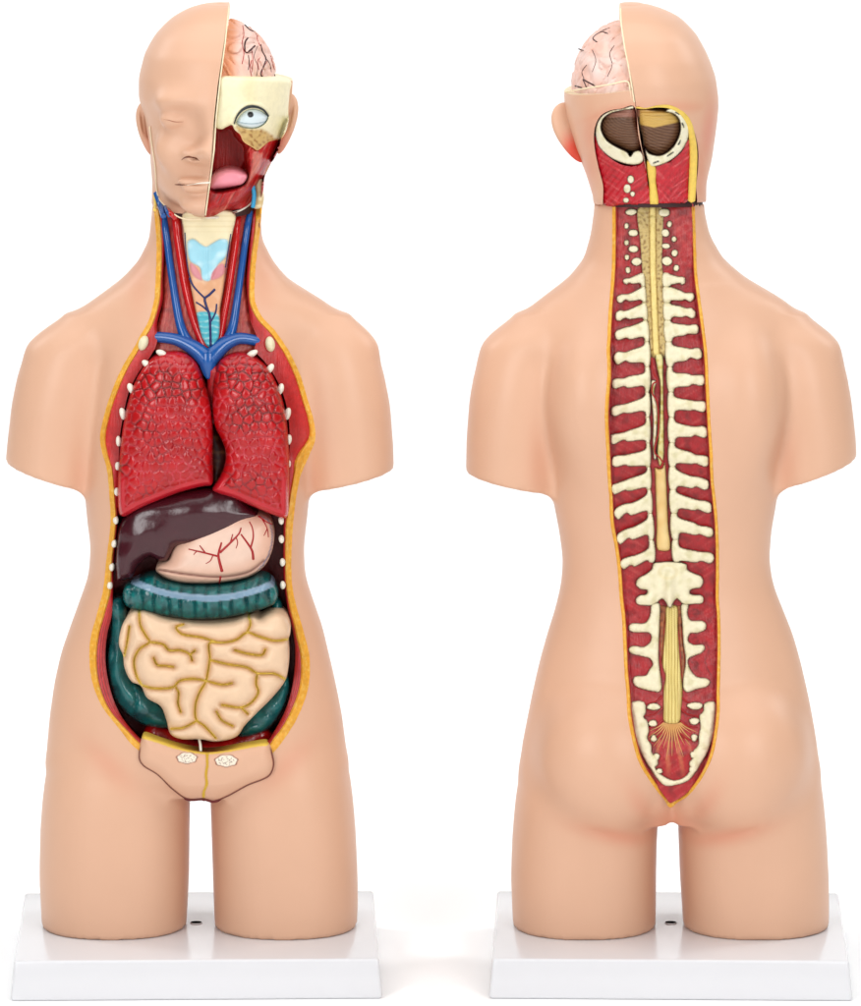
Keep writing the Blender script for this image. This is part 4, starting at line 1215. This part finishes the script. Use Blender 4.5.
# ---- bones: one piece per vertebra, left and right arms with their share of the arch
edge_c = paint(70, 22, 24)
def bone_c(px, py, t):
    c = blend(np.tile(paint(240, 230, 196), (len(px), 1)), paint(216, 206, 160), np.clip(nz(px, py, .14, 3) * 1.3, 0, .7))
    return blend(c, edge_c, sstep(1.0, 0.45, t))
def bone_d(lift=0.0, H=4.0, R=4.5):
    def f(px, py, t):
        return bed(px, py) - 8 + lift + 1.6 * dome(t, 1.2) + H * dome(t, R) + 0.7 * nz(px, py, .25, 6)
    return f
tipsL = b2([(252, 438), (222, 522), (216, 602), (215, 692)]) + b3([(180, 152), (166, 288), (163, 435), (160, 585), (168, 708)]) + b4([(166, 210), (182, 338), (193, 474), (213, 612)])
tipsR = b2([(553, 432), (594, 512), (601, 590), (614, 665)]) + b3([(656, 125), (674, 268), (687, 410), (688, 548), (696, 703)]) + b4([(695, 185), (710, 308), (717, 442), (724, 582)])
rowR = b2([(330, 425), (330, 500), (330, 578), (330, 668)]) + b3([(330, 130), (330, 268), (330, 400), (330, 540), (330, 675)]) + b4([(330, 150), (330, 275), (330, 405), (330, 560)])
rootY = [p[1] for p in rowR]
def strip_x(y, side):
    if side < 0:
        return (np.interp(y, [273, 330, 400, 480, 560], [640.0, 643.5, 644.5, 646, 648.5]), np.interp(y, [273, 330, 352, 400, 480, 562], [644.0, 648, 649.5, 649, 650, 654.5]))
    return (np.interp(y, [273, 330, 352, 400, 480, 562], [662.5, 664.5, 666.5, 668.8, 669.5, 673.5]), np.interp(y, [273, 330, 400, 480, 560], [670, 672, 674.5, 676.5, 680]))
def arm_outline(tip, ry, side, ytop, ybot, hw):
    tx, ty = tip
    xi_t = strip_x(ytop, side)[0 if side > 0 else 1]; xi_b = strip_x(ybot, side)[0 if side > 0 else 1]
    xo_t = strip_x(ytop, side)[1 if side > 0 else 0]; xo_b = strip_x(ybot, side)[1 if side > 0 else 0]
    s = side
    rx = xo_t
    mx = tx + (rx - tx) * 0.45
    dy = ry - ty
    y_m = ty + dy * 0.45
    p = [(xi_t, ytop), (xo_t - s * 1.0, ytop), (xo_t + s * 0.6, max(ry - hw * 1.45, ytop + .5)), (mx + s * -3, y_m - hw * 1.04), (mx + s * 2.0, y_m - hw * 0.82), (tx - s * 4.5, ty - hw * 1.02), (tx - s * 1.2, ty - hw * 0.72), (tx + s * .3, ty),
         (tx - s * 1.0, ty + hw * 0.75), (tx - s * 4.5, ty + hw * 1.05), (mx + s * 1.5, y_m + hw * 0.86), (mx - s * 2, y_m + hw * 1.1), (xo_b + s * 0.8, min(ry + hw * 1.4, ybot - 1.2)), (xo_b - s * 0.8, ybot), (xi_b, ybot)]
    return p
rnd = random.Random(8)
for k in range(len(tipsL)):
    y0 = (rootY[k - 1] + rootY[k]) / 2 if k else 273.5
    y1 = (rootY[k + 1] + rootY[k]) / 2 if k + 1 < len(rootY) else 562
    outs = []
    for tip, side in ((tipsL[k], -1), (tipsR[k], 1)):
        gap = y1 - y0
        hw = min(5.9, gap * 0.30) * rnd.uniform(.92, 1.08)
        ry = rootY[k] + (2 if side < 0 and k > 6 else 0)
        o_ = arm_outline(tip, ry, side, y0 - .3, y1 + .3, hw)
        outs.append([(x + rnd.uniform(-.5, .5), y + rnd.uniform(-.75, .75)) if 2 <= q_ <= 12 else (x, y) for q_, (x, y) in enumerate(o_)])
    def vert_c(px, py, t, y0=y0, y1=y1):
        seam = (np.minimum(np.abs(py - y0), np.abs(py - y1)) < 1.3) & (np.abs(px - np.where(px < 658, (strip_x(py, -1)[0] + strip_x(py, -1)[1]) / 2, (strip_x(py, 1)[0] + strip_x(py, 1)[1]) / 2)) < 2.2)
        return bone_c(px, py, np.where(seam, 3.0, t))
    panel('vertebra', outs, bone_d(0, 4.6, 4.6), M['bone_painted'], back, 1.15, thick=8, colfun=vert_c)

# neck bones: round cut ends of the small vertebra processes
for (x, y), rx, ry in [(p, a / 4.783, b / 4.783) for p, a, b in
    [(b2([(292, 105)])[0], 27, 17), (b2([(270, 172)])[0], 13, 15), (b2([(302, 205)])[0], 26, 17), (b2([(270, 252)])[0], 14, 14), (b2([(303, 282)])[0], 26, 17), (b2([(272, 322)])[0], 14, 14), (b2([(318, 343)])[0], 24, 20), (b2([(277, 383)])[0], 14, 16),
     (b2([(450, 108)])[0], 30, 20), (b2([(475, 163)])[0], 14, 16), (b2([(455, 205)])[0], 22, 19), (b2([(497, 235)])[0], 13, 15), (b2([(458, 268)])[0], 22, 14), (b2([(500, 302)])[0], 16, 18), (b2([(463, 340)])[0], 25, 22), (b2([(508, 373)])[0], 16, 16)]]:
    O = [(x + rx * 1.05 * math.cos(a) * (1 + .08 * math.sin(2 * a + x)), y + ry * 1.1 * math.sin(a)) for a in np.linspace(0, 2 * math.pi, 14, endpoint=False)]
    panel('bone_end', O, bone_d(-.5, 2.6, 3.0), M['bone_painted'], back, 0.8, thick=6, colfun=bone_c)

# ---- spinal canal and cord
canalO = b2([(330, 78), (432, 78), (442, 250), (440, 350), (452, 450), (462, 600), (470, 810)]) + b3([(468, 130), (470, 300), (475, 500), (480, 800)]) + b4([(484, 300), (502, 590)]) + b4([(405, 590), (392, 400), (380, 150)]) + b3([(378, 600), (378, 350), (372, 150)]) + b2([(385, 820), (378, 700), (365, 600), (352, 480), (345, 390), (335, 250)])
def canal_c(px, py, t):
    up = sstep(362, 352, py)
    c = blend(np.tile(paint(112, 26, 26), (len(px), 1)), paint(206, 180, 118), up)
    cx = np.interp(py, [205, 270, 352], [652.5, 652.8, 656])
    c = blend(c, paint(238, 214, 136), sstep(3.4, 2.6, np.abs(px - cx)) * up)
    c = blend(c, paint(132, 96, 50), np.clip(nz(px, py, .35, 3) * 2 - .1, 0, .75) * up * sstep(2.2, 3.2, np.abs(px - cx)))
    c = blend(c, paint(150, 96, 40), np.exp(-((np.abs(px - cx) - 3.1) / .5) ** 2) * up * .7)
    return blend(c, edge_c, sstep(.9, .3, t) * .8)
def canal_d(px, py, t):
    cx = np.interp(py, [205, 270, 352], [652.5, 652.8, 656])
    up = sstep(362, 352, py)
    low = -11.5
    return bed(px, py) + low + up * (5.5 + 2.5 * np.exp(-((px - cx) / 3.4) ** 4) + 1.2 * nz(px, py, .3, 1))
panel('spinal_canal', canalO, canal_d, M['painted'], back, 1.0, thick=6, colfun=canal_c)
cordO = b3([(392, 690), (410, 740), (440, 742), (455, 690)]) + b4([(462, 100), (470, 250), (476, 400), (483, 538), (450, 546), (415, 536), (410, 400), (405, 250), (400, 110)])
cord = panel('spinal_cord', cordO, lambda x, y, t: bed(x, y) - 9 + 6 * dome(t, 6), M['painted'], back, 1.2, thick=8,
      colfun=lambda x, y, t: blend(blend(np.tile(paint(232, 192, 124), (len(x), 1)), paint(240, 212, 150), np.clip(nz(x, y, .1) + .3, 0, 1)), paint(140, 70, 40), sstep(1.0, .3, t)))
# opened dural sheath: slim tissue strips over the upper cord
sheath = [(b3([(405, 130), (440, 130), (448, 250), (450, 400), (452, 560), (448, 700), (430, 735), (415, 680), (420, 560), (428, 420), (428, 280), (412, 200)]), (226, 214, 150)),
          (b3([(385, 270), (410, 275), (400, 330), (406, 370), (418, 420), (414, 560), (404, 640), (412, 690), (400, 700), (390, 620), (392, 480), (384, 380)]), (236, 222, 190))]
for O, rgb in sheath:
    panel('nerve_sheath', O, lambda x, y, t: bed(x, y) - 7 + 4.5 * dome(t, 3.5) + .8 * nz(x, y, .3), M['painted'], back, 1.0, thick=5,
          colfun=lambda x, y, t, rgb=rgb: blend(blend(np.tile(paint(*rgb), (len(x), 1)), paint(196, 170, 84), np.clip(nz(x, y, .2, 2) * 1.8, 0, .8)), edge_c, sstep(.9, .3, t)))
def onb(pts, lift):
    P = np.array(pts); return np.stack([P[:, 0], P[:, 1], bed(P[:, 0], P[:, 1]) + lift], -1)
tubes('cord_artery', [(onb(b3([(384, 150), (395, 230), (415, 275), (392, 290), (388, 340), (410, 375), (420, 430), (420, 560), (405, 620), (402, 660), (425, 685), (445, 715), (432, 740)]), -1.8), 0.7)], M['vessel_line'], back, 6, 1.5)

# ---- whole lumbar vertebra, the opened lumbar arches, the horse-tail nerves
lumO = b5([(340, 72), (380, 64), (430, 62), (490, 66), (520, 78), (526, 105), (560, 124), (600, 142), (611, 172), (595, 203), (545, 214), (538, 232), (560, 240), (600, 243), (613, 265), (603, 288), (560, 292), (510, 296), (490, 285), (468, 264), (452, 280), (434, 312), (420, 306), (405, 280), (388, 264), (360, 285), (330, 300), (290, 300), (252, 292), (244, 266), (265, 243), (300, 236), (306, 218), (270, 212), (245, 186), (258, 152), (300, 128), (330, 102)])
def lum_d(px, py, t):
    sp = np.exp(-((px - 669) / 5.5) ** 2) * sstep(558, 580, py)
    cup = np.exp(-(((px - 668) / 8) ** 2 + ((py - 573) / 6) ** 2))
    return bed(px, py) - 7 + 1.5 * dome(t, 1.2) + 5 * dome(t, 8) + 5 * sp - 2.5 * cup
def lum_c(px, py, t):
    c = bone_c(px, py, t)
    e = np.abs(np.hypot((px - 668) / 8.6, (py - 572) / 6.5) - 1)
    return blend(c, paint(214, 190, 110), sstep(.35, .1, e) * .25 * sstep(0, 2, t))
panel('lumbar_vertebra', lumO, lum_d, M['bone_painted'], back, 1.1, thick=10, colfun=lum_c)
lowL = b5([(330, 290), (372, 284), (376, 400), (372, 500), (372, 600), (384, 700), (386, 745), (370, 766), (335, 762), (275, 748), (240, 732), (228, 708), (238, 680), (300, 672), (318, 640), (335, 618), (322, 588), (270, 572), (215, 556), (205, 530), (228, 514), (290, 518), (322, 492), (326, 458), (310, 446), (240, 446), (212, 436), (205, 412), (222, 394), (290, 392), (312, 372), (322, 340)])
lowR = b5([(492, 290), (530, 288), (526, 340), (540, 375), (605, 380), (626, 398), (622, 428), (580, 448), (538, 452), (530, 490), (560, 508), (608, 508), (620, 530), (600, 555), (560, 572), (530, 590), (540, 640), (575, 680), (630, 690), (648, 710), (632, 735), (570, 752), (520, 768), (500, 745), (498, 700), (512, 600), (500, 500), (494, 400)])
for O in (lowL, lowR):
    panel('lumbar_arch', O, bone_d(-1.0, 4, 5), M['bone_painted'], back, 1.1, thick=8, colfun=bone_c)
caudO = b5([(412, 300), (466, 300), (474, 420), (482, 560), (492, 680), (498, 760)]) + b6([(462, 200), (455, 262), (420, 275), (375, 262), (370, 200), (372, 100), (380, 30)]) + b5([(388, 620), (398, 480), (405, 380)])
lg = paint(236, 216, 140)
def caud_c(px, py, t):
    k = np.sin((px - 671) * 2.6 / (1 + (py - 600) * .0035) + 1.5 * nz(px, py * .3, .12))
    c = blend(np.tile(lg, (len(px), 1)), paint(176, 136, 56), sstep(.4, 1, k) * .75)
    return blend(c, paint(120, 70, 30), sstep(.9, .3, t) * .8)
panel('nerve_bundle', caudO, lambda x, y, t: bed(x, y) - 9 + 5.5 * dome(t, 7) + .5 * np.sin((x - 671) * 2.4), M['painted'], back, 1.0, thick=6, colfun=caud_c)
sideL = b5([(372, 300), (412, 300), (402, 400), (396, 520), (384, 660), (388, 740), (378, 600), (372, 450)])
sideR = b5([(466, 300), (490, 300), (496, 450), (512, 600), (502, 740), (494, 700), (484, 560), (474, 420)])
panel('canal_lining', [sideL, sideR], lambda x, y, t: bed(x, y) - 9.5 + 1.2 * dome(t, 2), M['painted'], back, 1.2, thick=5,
      colfun=lambda x, y, t: blend(np.tile(paint(176, 106, 66), (len(x), 1)), paint(96, 36, 26), np.clip(.4 + nz(x, y, .3), 0, 1) * .8))
fan = []
for k, a in enumerate(np.linspace(-1.15, 1.15, 15)):
    L_ = 34 - 12 * abs(a) + 5 * math.sin(k * 2.3)
    x0, y0 = 672 + a * 7, 722 + 2 * math.cos(a)
    P = [(x0, y0), (x0 + math.sin(a) * L_ * .28, y0 + math.cos(a) * L_ * .45), (x0 + math.sin(a) * L_ * .8, y0 + math.cos(a) * L_)]
    fan.append((onb(P, -8.6), [.9, .6, .15]))
fan2 = []
for y in (700, 712, 724, 737):
    for s in (-1, 1):
        fan2.append((onb([(671 + s * 9, y - 4), (671 + s * 16, y + 2), (671 + s * 27, y + 4)], -8.0), [.9, .8, .5]))
tubes('nerve_roots', fan, material('root_pale', (222, 168, 104), rough=.5), back, 6, 2)
tubes('sacral_nerve', fan2, M['vessel_line'], back, 6, 2)

# ---- sacrum
sacO = b6([(204, 166), (222, 157), (262, 156), (280, 168), (284, 215), (274, 240), (290, 255), (300, 310), (292, 345), (312, 380), (316, 420), (340, 440), (345, 480), (332, 495), (372, 535), (420, 556), (470, 545), (505, 505), (500, 470), (520, 440), (520, 410), (545, 380), (548, 330), (556, 290), (552, 230), (570, 210), (575, 172), (600, 158), (628, 158), (638, 170), (636, 250), (622, 350), (592, 430), (560, 478), (545, 505), (500, 560), (430, 586), (380, 588), (345, 560), (308, 508), (266, 442), (228, 352), (212, 255)])
panel('sacrum', sacO, bone_d(-1.5, 4.5, 6), M['bone_painted'], back, 1.1, thick=8, colfun=bone_c)
for (x, y), rx, ry in [(b6([p])[0], a / 5.065, b / 5.065) for p, a, b in [((322, 186), 36, 20), ((318, 270), 25, 19), ((322, 346), 18, 20), ((336, 440), 18, 21), ((350, 512), 20, 16), ((532, 182), 42, 21), ((528, 260), 28, 20), ((527, 343), 18, 21), ((524, 430), 20, 20), ((520, 505), 22, 19)]]:
    O = [(x + rx * math.cos(a) * (1 + .1 * math.sin(3 * a + x)), y + ry * math.sin(a)) for a in np.linspace(0, 2 * math.pi, 14, endpoint=False)]
    panel('sacral_knob', O, bone_d(-.5, 3, 3.5), M['bone_painted'], back, 0.9, thick=6, colfun=bone_c)

# ---------------------------------------------------------------- head of the back model
H_tab = [(2.5, 630, 634, 1, 1), (4.5, 614, 647, 26, 24), (7, 604, 656, 38, 34), (17, 588, 679, 64, 56), (34, 575, 696, 84, 72), (56, 568, 708, 94, 82), (77, 564.5, 715.5, 97, 87), (100, 564, 718.5, 95, 87),
         (116, 566, 717, 90, 84), (130, 570, 715, 80, 80), (150, 576, 711, 66, 78), (165, 584, 708, 58, 76), (184, 592, 700, 50, 74), (196, 598, 690, 45, 70), (206, 615, 680, 40, 55)]
N_tab = [(110, 590, 706, 56, 20), (150, 586, 709, 58, 25), (165, 588, 708, 56, 30), (185, 591, 706, 53, 40), (207, 594, 706, 51, 46), (224, 594, 706, 50, 46)]
def backhead(X, R, D):
    v = smin(slices(X, R, D, H_tab, 2.15, 8, yc=0, round_top=True), slices(X, R, D, N_tab, 2.1, 4, yc=4), 8)
    return np.maximum(v, (R + 0.10 * D) - (203.2 - (X - 650) * 0.025))
gv, gf = sdf_mesh(backhead, (556, -4, -108), (728, 222, 112), 2.4)
surfG = surf_of(bvh_of(gv, gf), 40)
SEAMB = np.array(b1([(345, 20), (347, 95), (362, 200), (382, 300), (398, 400), (408, 470), (425, 580), (450, 700), (475, 890)]))
sxb = [(float(np.interp(r, SEAMB[:, 1], SEAMB[:, 0])), r) for r in np.linspace(-20, 260, 40)]
# openings in the skin of the back of the head
winR = b1([(408, 452), (450, 458), (500, 446), (555, 444), (605, 466), (645, 510), (668, 565), (684, 640), (684, 720), (676, 800), (668, 920), (478, 920), (450, 700), (425, 580)])
winL = b1([(404, 448), (350, 460), (300, 468), (262, 488), (238, 525), (228, 575), (232, 640), (248, 720), (268, 800), (282, 920), (480, 920), (452, 700), (426, 580)])
def open_cut(ob, O, d_floor, grow=0.0):
    P = spline(O, 3, True)
    P = P.mean(0) + (P - P.mean(0)) * 0.97
    d = surfG(P[:, 0], P[:, 1])
    boolean(ob, prism(at(P[:, 0], P[:, 1], d)[:, [0, 2]], -0.25, -d_floor * .001, M['muscle'], ob.parent))
BL_H = [(707, 128, 9, 34, .1, .75, 0), (700, 165, 7, 40, -.05, .5, 0), (588, 128, 8, 26, 0, .4, 0), (595, 108, 22, 5, -.5, .4, 0), (675, 98, 36, 6, .1, .35, 0), (588, 168, 9, 34, .15, .4, 0), (620, 99, 22, 5, -.2, .5, 0)]
half = link('head_half', gv, gf, [M['skin_patch'], M['cut_face'], M['muscle']], back, cols=blush(gv, BL_H))
cut_by(half, sxb + [(400, 260), (400, -20)], M['cut_face'], -.2, .2)
open_cut(half, winR, 22)
recolour(half, BL_H)
low = link('lower_head_half', gv, gf, [M['skin_patch'], M['cut_face'], M['muscle']], back, cols=blush(gv, BL_H))
cut_by(low, [(x - .5, r) for x, r in sxb] + [(900, 260), (900, -20)], M['cut_face'], -.2, .2)
lidrow = np.array(b1([(80, 402), (105, 396), (380, 352), (420, 346)]))
cut_by(low, [(500, -30), (800, -30), (800, 79), (lidrow[2][0], 81.0), (lidrow[1][0], 91.0), (500, 94)], M['cut_face'], -.2, .2)
open_cut(low, winL, 18)
recolour(low, BL_H)
ear('ear', back, (571, 132, 6), (15, 31.5, 9), -1, 0.36, pink=1.0, hollowed=False)
ear('ear', back, (706.5, 131, -14), (8, 29, 9), 1, 0.1, pink=0.1, hollowed=False)
edge_pts = [(x, r) for x, r in sxb if 7 < r < 104]
P = np.array(edge_pts); 
tubes('cut_edge', [(np.stack([P[:, 0] + .3, P[:, 1], surfG(P[:, 0] + 2.5, P[:, 1]) - .3], -1), .8)], M['cut_face'], half, 8, 2)
P = np.array(b1([(108, 396), (200, 380), (300, 364), (378, 352), (386, 380), (394, 440)]))
tubes('cut_edge', [(np.stack([P[:, 0], P[:, 1], surfG(P[:, 0], P[:, 1] + 3) - .5], -1), .8)], M['cut_face'], low, 8, 2)

def brainB(X, R, D):
    v = ell(X, R, D, (628, 85, 4), (57, 66, 88))
    v = np.maximum(v, R - 93)
    w = np.sin(0.20 * X + 1.5 * np.sin(0.11 * R + 0.05 * D)) * np.sin(0.17 * R + 1.3 * np.sin(0.10 * D + .09 * X)) * np.sin(.14 * D + 1.2 * np.sin(.1 * X) + 1)
    return v + 1.8 * np.exp(-(w / 0.14) ** 2)
qv, qf = sdf_mesh(brainB, (566, 10, -86), (690, 104, 94), 1.6)
qc = blend(np.tile(paint(238, 190, 172), (len(qv), 1)), paint(242, 214, 204), np.clip(nz(qv[:, 0] * 1000, qv[:, 2] * 1000, .07, 1) + .4, 0, 1))
brB = link('brain', qv, qf, [M['painted'], M['cut_face']], back, cols=qc)
cut_by(brB, [(x - .8, r) for x, r in sxb] + [(900, 260), (900, -20)], M['cut_face'], -.2, .2)
surfQ = surf_of(bvh_of(qv, qf), 40)
def on_q(pts, r):
    P = spline(b1(pts), 1.5, False)
    return np.stack([P[:, 0], P[:, 1], surfQ(P[:, 0], P[:, 1]) + .2], -1), r
for run_ in [on_q([(292, 145), (265, 138), (228, 165), (245, 182)], .7), on_q([(300, 120), (270, 132), (240, 150)], .5), on_q([(165, 210), (188, 218)], .6), on_q([(185, 342), (240, 372)], .8), on_q([(185, 342), (200, 375)], .7), on_q([(150, 370), (180, 378)], .8), on_q([(320, 195), (300, 230), (310, 280), (290, 330)], .35), on_q([(225, 215), (240, 260), (225, 310)], .35), on_q([(200, 280), (180, 310), (190, 340)], .4)]:
    tubes('brain_vessel', [run_], M['dark_line'], brB, 6, 1.5, flat=.6)

neck_gap_disc(back, 649.5, 53, 47, 199.5, 206.5, -0.10, MATS['gap_shade'])

# ---- what the openings show: neck muscle, skull ring, cerebellum, ligament, fat
def gd(px, py): return np.clip(surfG(px, py), 20, 110)
def hm_c(px, py, t):
    c = np.tile(paint(196, 44, 54), (len(px), 1))
    ph = np.where(px > 654, (px - 654) * 0.62 + (py - 180) * 0.9 * np.where(px > 672, 1, -.6), (px - 600) * .5 - (py - 170) * .75 * np.where(px > 632, -1, 1))
    k = np.clip(np.array([mnoise.noise(Vector((a * .62, b * .05, 2.0))) for a, b in zip(ph, px * .5 + py * .7)]) * 2.4, -1, 1)
    c = blend(c, paint(226, 108, 108), sstep(.35, .95, k) * np.clip(.45 + nz(px, py, .12, 7), 0, .7))
    c = blend(c, paint(134, 18, 28), sstep(-.6, -1, k) * .5)
    return c
def hm_d(px, py, t):
    return gd(px, py) - 5 + 1.2 * dome(t, 4) + .5 * np.sin(px * .9 + py * .7)
mL = b1([(236, 585), (262, 640), (300, 680), (360, 712), (420, 712), (447, 692), (462, 780), (474, 886), (380, 882), (275, 880), (250, 760)])
mR = b1([(494, 722), (560, 695), (612, 650), (640, 600), (644, 700), (640, 780), (633, 868), (560, 874), (508, 882), (502, 800)])
panel('neck_muscle', [mL, mR], hm_d, M['muscle_painted'], back, 1.2, back=14, colfun=hm_c)
ringL = b1([(404, 454), (350, 466), (305, 474), (268, 495), (245, 530), (238, 575), (250, 625), (285, 665), (335, 695), (395, 710), (430, 705), (446, 690), (443, 662), (428, 648), (405, 652), (388, 672), (375, 655), (330, 632), (290, 606), (268, 572), (262, 545), (272, 512), (300, 490), (350, 476), (404, 466)])
ringR = b1([(452, 640), (470, 660), (520, 668), (565, 640), (592, 600), (604, 555), (598, 515), (578, 492), (540, 478), (560, 466), (600, 480), (632, 520), (642, 570), (628, 620), (596, 664), (550, 698), (500, 716), (478, 718), (462, 690)])
dashes = [b1(p) for p in ([(584, 484), (600, 492)], [(612, 530), (618, 546)], [(604, 604), (596, 622)], [(572, 656), (548, 672)], [(510, 694), (488, 702)])]
def ring_c(px, py, t):
    c = np.tile(paint(242, 236, 206), (len(px), 1))
    c = blend(c, paint(214, 204, 150), np.clip(nz(px, py, .15, 2) * 1.2, 0, .6))
    c = blend(c, paint(20, 18, 18), sstep(1.0, .5, lines_dist(px, py, dashes)))
    return blend(c, paint(60, 34, 26), sstep(1.0, .4, t))
panel('skull_rim', [ringL, ringR], lambda x, y, t: gd(x, y) - 4 + 1.2 * dome(t, 1.2) + 2.2 * dome(t, 4), M['bone_painted'], back, 1.0, back=18, colfun=ring_c)
cbL = b1([(404, 462), (340, 472), (292, 488), (266, 515), (258, 555), (280, 600), (330, 628), (378, 650), (425, 650), (434, 600), (418, 540)])
cbR = b1([(414, 470), (500, 474), (560, 480), (598, 508), (606, 555), (592, 606), (562, 645), (518, 670), (480, 662), (450, 640), (436, 580), (424, 530)])
def cb_c(px, py, t):
    top = np.where(px < 640, 502, 548 - 0.9 * np.abs(px * 4.305 - 540 * 4.305 - 490) * .25) / 4.305
    c = np.tile(paint(112, 80, 60), (len(px), 1))
    cx, cy = (628, 118)
    f = np.where(px < 640, np.hypot(px - 630, (py - 112) * 1.3), py - 0.25 * px + 0.01 * (px - 662) ** 2)
    c = blend(c, paint(78, 50, 36), sstep(.2, .9, np.sin(f * 2.0 + nz(px, py, .1))) * .7)
    c = blend(c, paint(146, 112, 86), sstep(.3, .9, -np.sin(f * 2.0)) * .4)
    c = blend(c, np.where((px < 640)[:, None], paint(168, 116, 98), paint(216, 176, 96)), sstep(1.2, -.6, py - top))
    return blend(c, paint(34, 22, 18), sstep(2.2, .4, t) * .8)
panel('cerebellum', [cbL, cbR], lambda x, y, t: gd(x, y) - 14 + 6 * dome(t, 14) + .4 * np.sin(y * 1.9), M['painted'], back, 1.0, back=14, colfun=cb_c)
tubes('fat_edge', [(np.stack([p[:, 0], p[:, 1], gd(p[:, 0], p[:, 1]) - 1.5], -1), r) for p, r in
   [(np.array(b1([(412, 462), (450, 464), (505, 455), (560, 458), (604, 482), (636, 525), (652, 580), (660, 650), (658, 740), (652, 865)])), [1.0, 1.2, 1.8, 2.4, 2.7, 3.1, 3.3, 3.8, 3.9, 3.6])]], M['pale_fat'], back, 10, 2, flat=.5)
ligO = b1([(462, 690), (496, 718), (498, 780), (506, 884), (478, 886), (470, 800)])
panel('neck_ligament', ligO, lambda x, y, t: gd(x, y) - 3.5 + 2 * dome(t, 3), M['pale_fat'], back, 1.2, back=20)
for (x, y), rx, ry in [(b1([p])[0], a / 4.305, b / 4.305) for p, a, b in [((390, 772), 16, 19), ((375, 812), 17, 21), ((398, 835), 12, 13), ((370, 862), 14, 13)]]:
    O = [(x + rx * math.cos(a), y + ry * math.sin(a)) for a in np.linspace(0, 2 * math.pi, 14, endpoint=False)]
    panel('bone_end', O, lambda x_, y_, t: gd(x_, y_) - 4 + 2.4 * dome(t, 2.5), M['bone_painted'], back, .8, thick=6, colfun=ring_c)
# ---------------------------------------------------------------- white studio sweep, lamps, camera
def sweep():
    prof = [(-6.0, 0), (3.0, 0)]
    for k in range(1, 13):
        a = math.pi / 2 * k / 12
        prof.append((3.0 + 1.5 * math.sin(a), 1.5 - 1.5 * math.cos(a)))
    prof.append((4.5, 6.0))
    co, f = [], []
    for y, z in prof:
        co += [(-8, y, z), (8, y, z)]
    for i in range(len(prof) - 1):
        f.append((2 * i, 2 * i + 1, 2 * i + 3, 2 * i + 2))
    me = bpy.data.meshes.new('backdrop'); me.from_pydata(co, [], f)
    me.polygons.foreach_set('use_smooth', np.ones(len(f), bool))
    m = bpy.data.materials.new('white_paper'); m.use_nodes = True
    b = m.node_tree.nodes['Principled BSDF']
    b.inputs['Base Color'].default_value = (.95, .95, .95, 1); b.inputs['Roughness'].default_value = .7; b.inputs['Specular IOR Level'].default_value = .2
    nt = m.node_tree
    n = nt.nodes.new('ShaderNodeTexNoise'); n.inputs['Scale'].default_value = 300
    bn = nt.nodes.new('ShaderNodeBump'); bn.inputs['Strength'].default_value = .05; bn.inputs['Distance'].default_value = .001
    nt.links.new(n.outputs['Fac'], bn.inputs['Height']); nt.links.new(bn.outputs['Normal'], b.inputs['Normal'])
    me.materials.append(m)
    o = bpy.data.objects.new('backdrop', me); COL.objects.link(o); o['kind'] = 'structure'
sweep()

w = bpy.data.worlds.new('World'); scene.world = w; w.use_nodes = True
bg = w.node_tree.nodes['Background']; bg.inputs[0].default_value = (1, 1, 1, 1); bg.inputs[1].default_value = 0.09

def softbox(name, loc, target, sx, sy, power):
    l = bpy.data.lights.new(name, 'AREA'); l.shape = 'RECTANGLE'; l.size = sx; l.size_y = sy; l.energy = power
    o = bpy.data.objects.new(name, l); COL.objects.link(o)
    o.location = loc
    o.rotation_euler = (Vector(target) - Vector(loc)).to_track_quat('-Z', 'Y').to_euler()
    return o
softbox('softbox_left', (-1.9, -3.7, 1.6), (0, 0, .5), 1.2, 1.8, 66)
softbox('softbox_right', (1.9, -3.7, 1.6), (0, 0, .5), 1.2, 1.8, 61)
softbox('softbox_top', (0, -.6, 3.0), (0, 0, 0), 4.6, 2.8, 96)
softbox('backdrop_lamp_left', (-2.8, 1.2, 2.6), (-0.5, 4.5, 1.0), 1.2, 1.6, 80)
softbox('backdrop_lamp_right', (2.8, 1.2, 2.6), (0.5, 4.5, 1.0), 1.2, 1.6, 80)

cam = bpy.data.cameras.new('Camera')
co = bpy.data.objects.new('Camera', cam); COL.objects.link(co)
co.location = tuple(CAM); co.rotation_euler = (math.pi / 2, 0, 0)
cam.sensor_fit = 'VERTICAL'; cam.sensor_height = 24
cam.lens = 24 * DIST / 1006.0
cam.shift_y = (HROW - 503.0) / 1006.0
cam.clip_end = 100; cam.clip_start = 0.1
scene.camera = co
scene.view_settings.view_transform = 'Standard'; scene.view_settings.look = 'None'
scene.view_settings.exposure = 0; scene.view_settings.gamma = 1
scene.cycles.max_bounces = 6
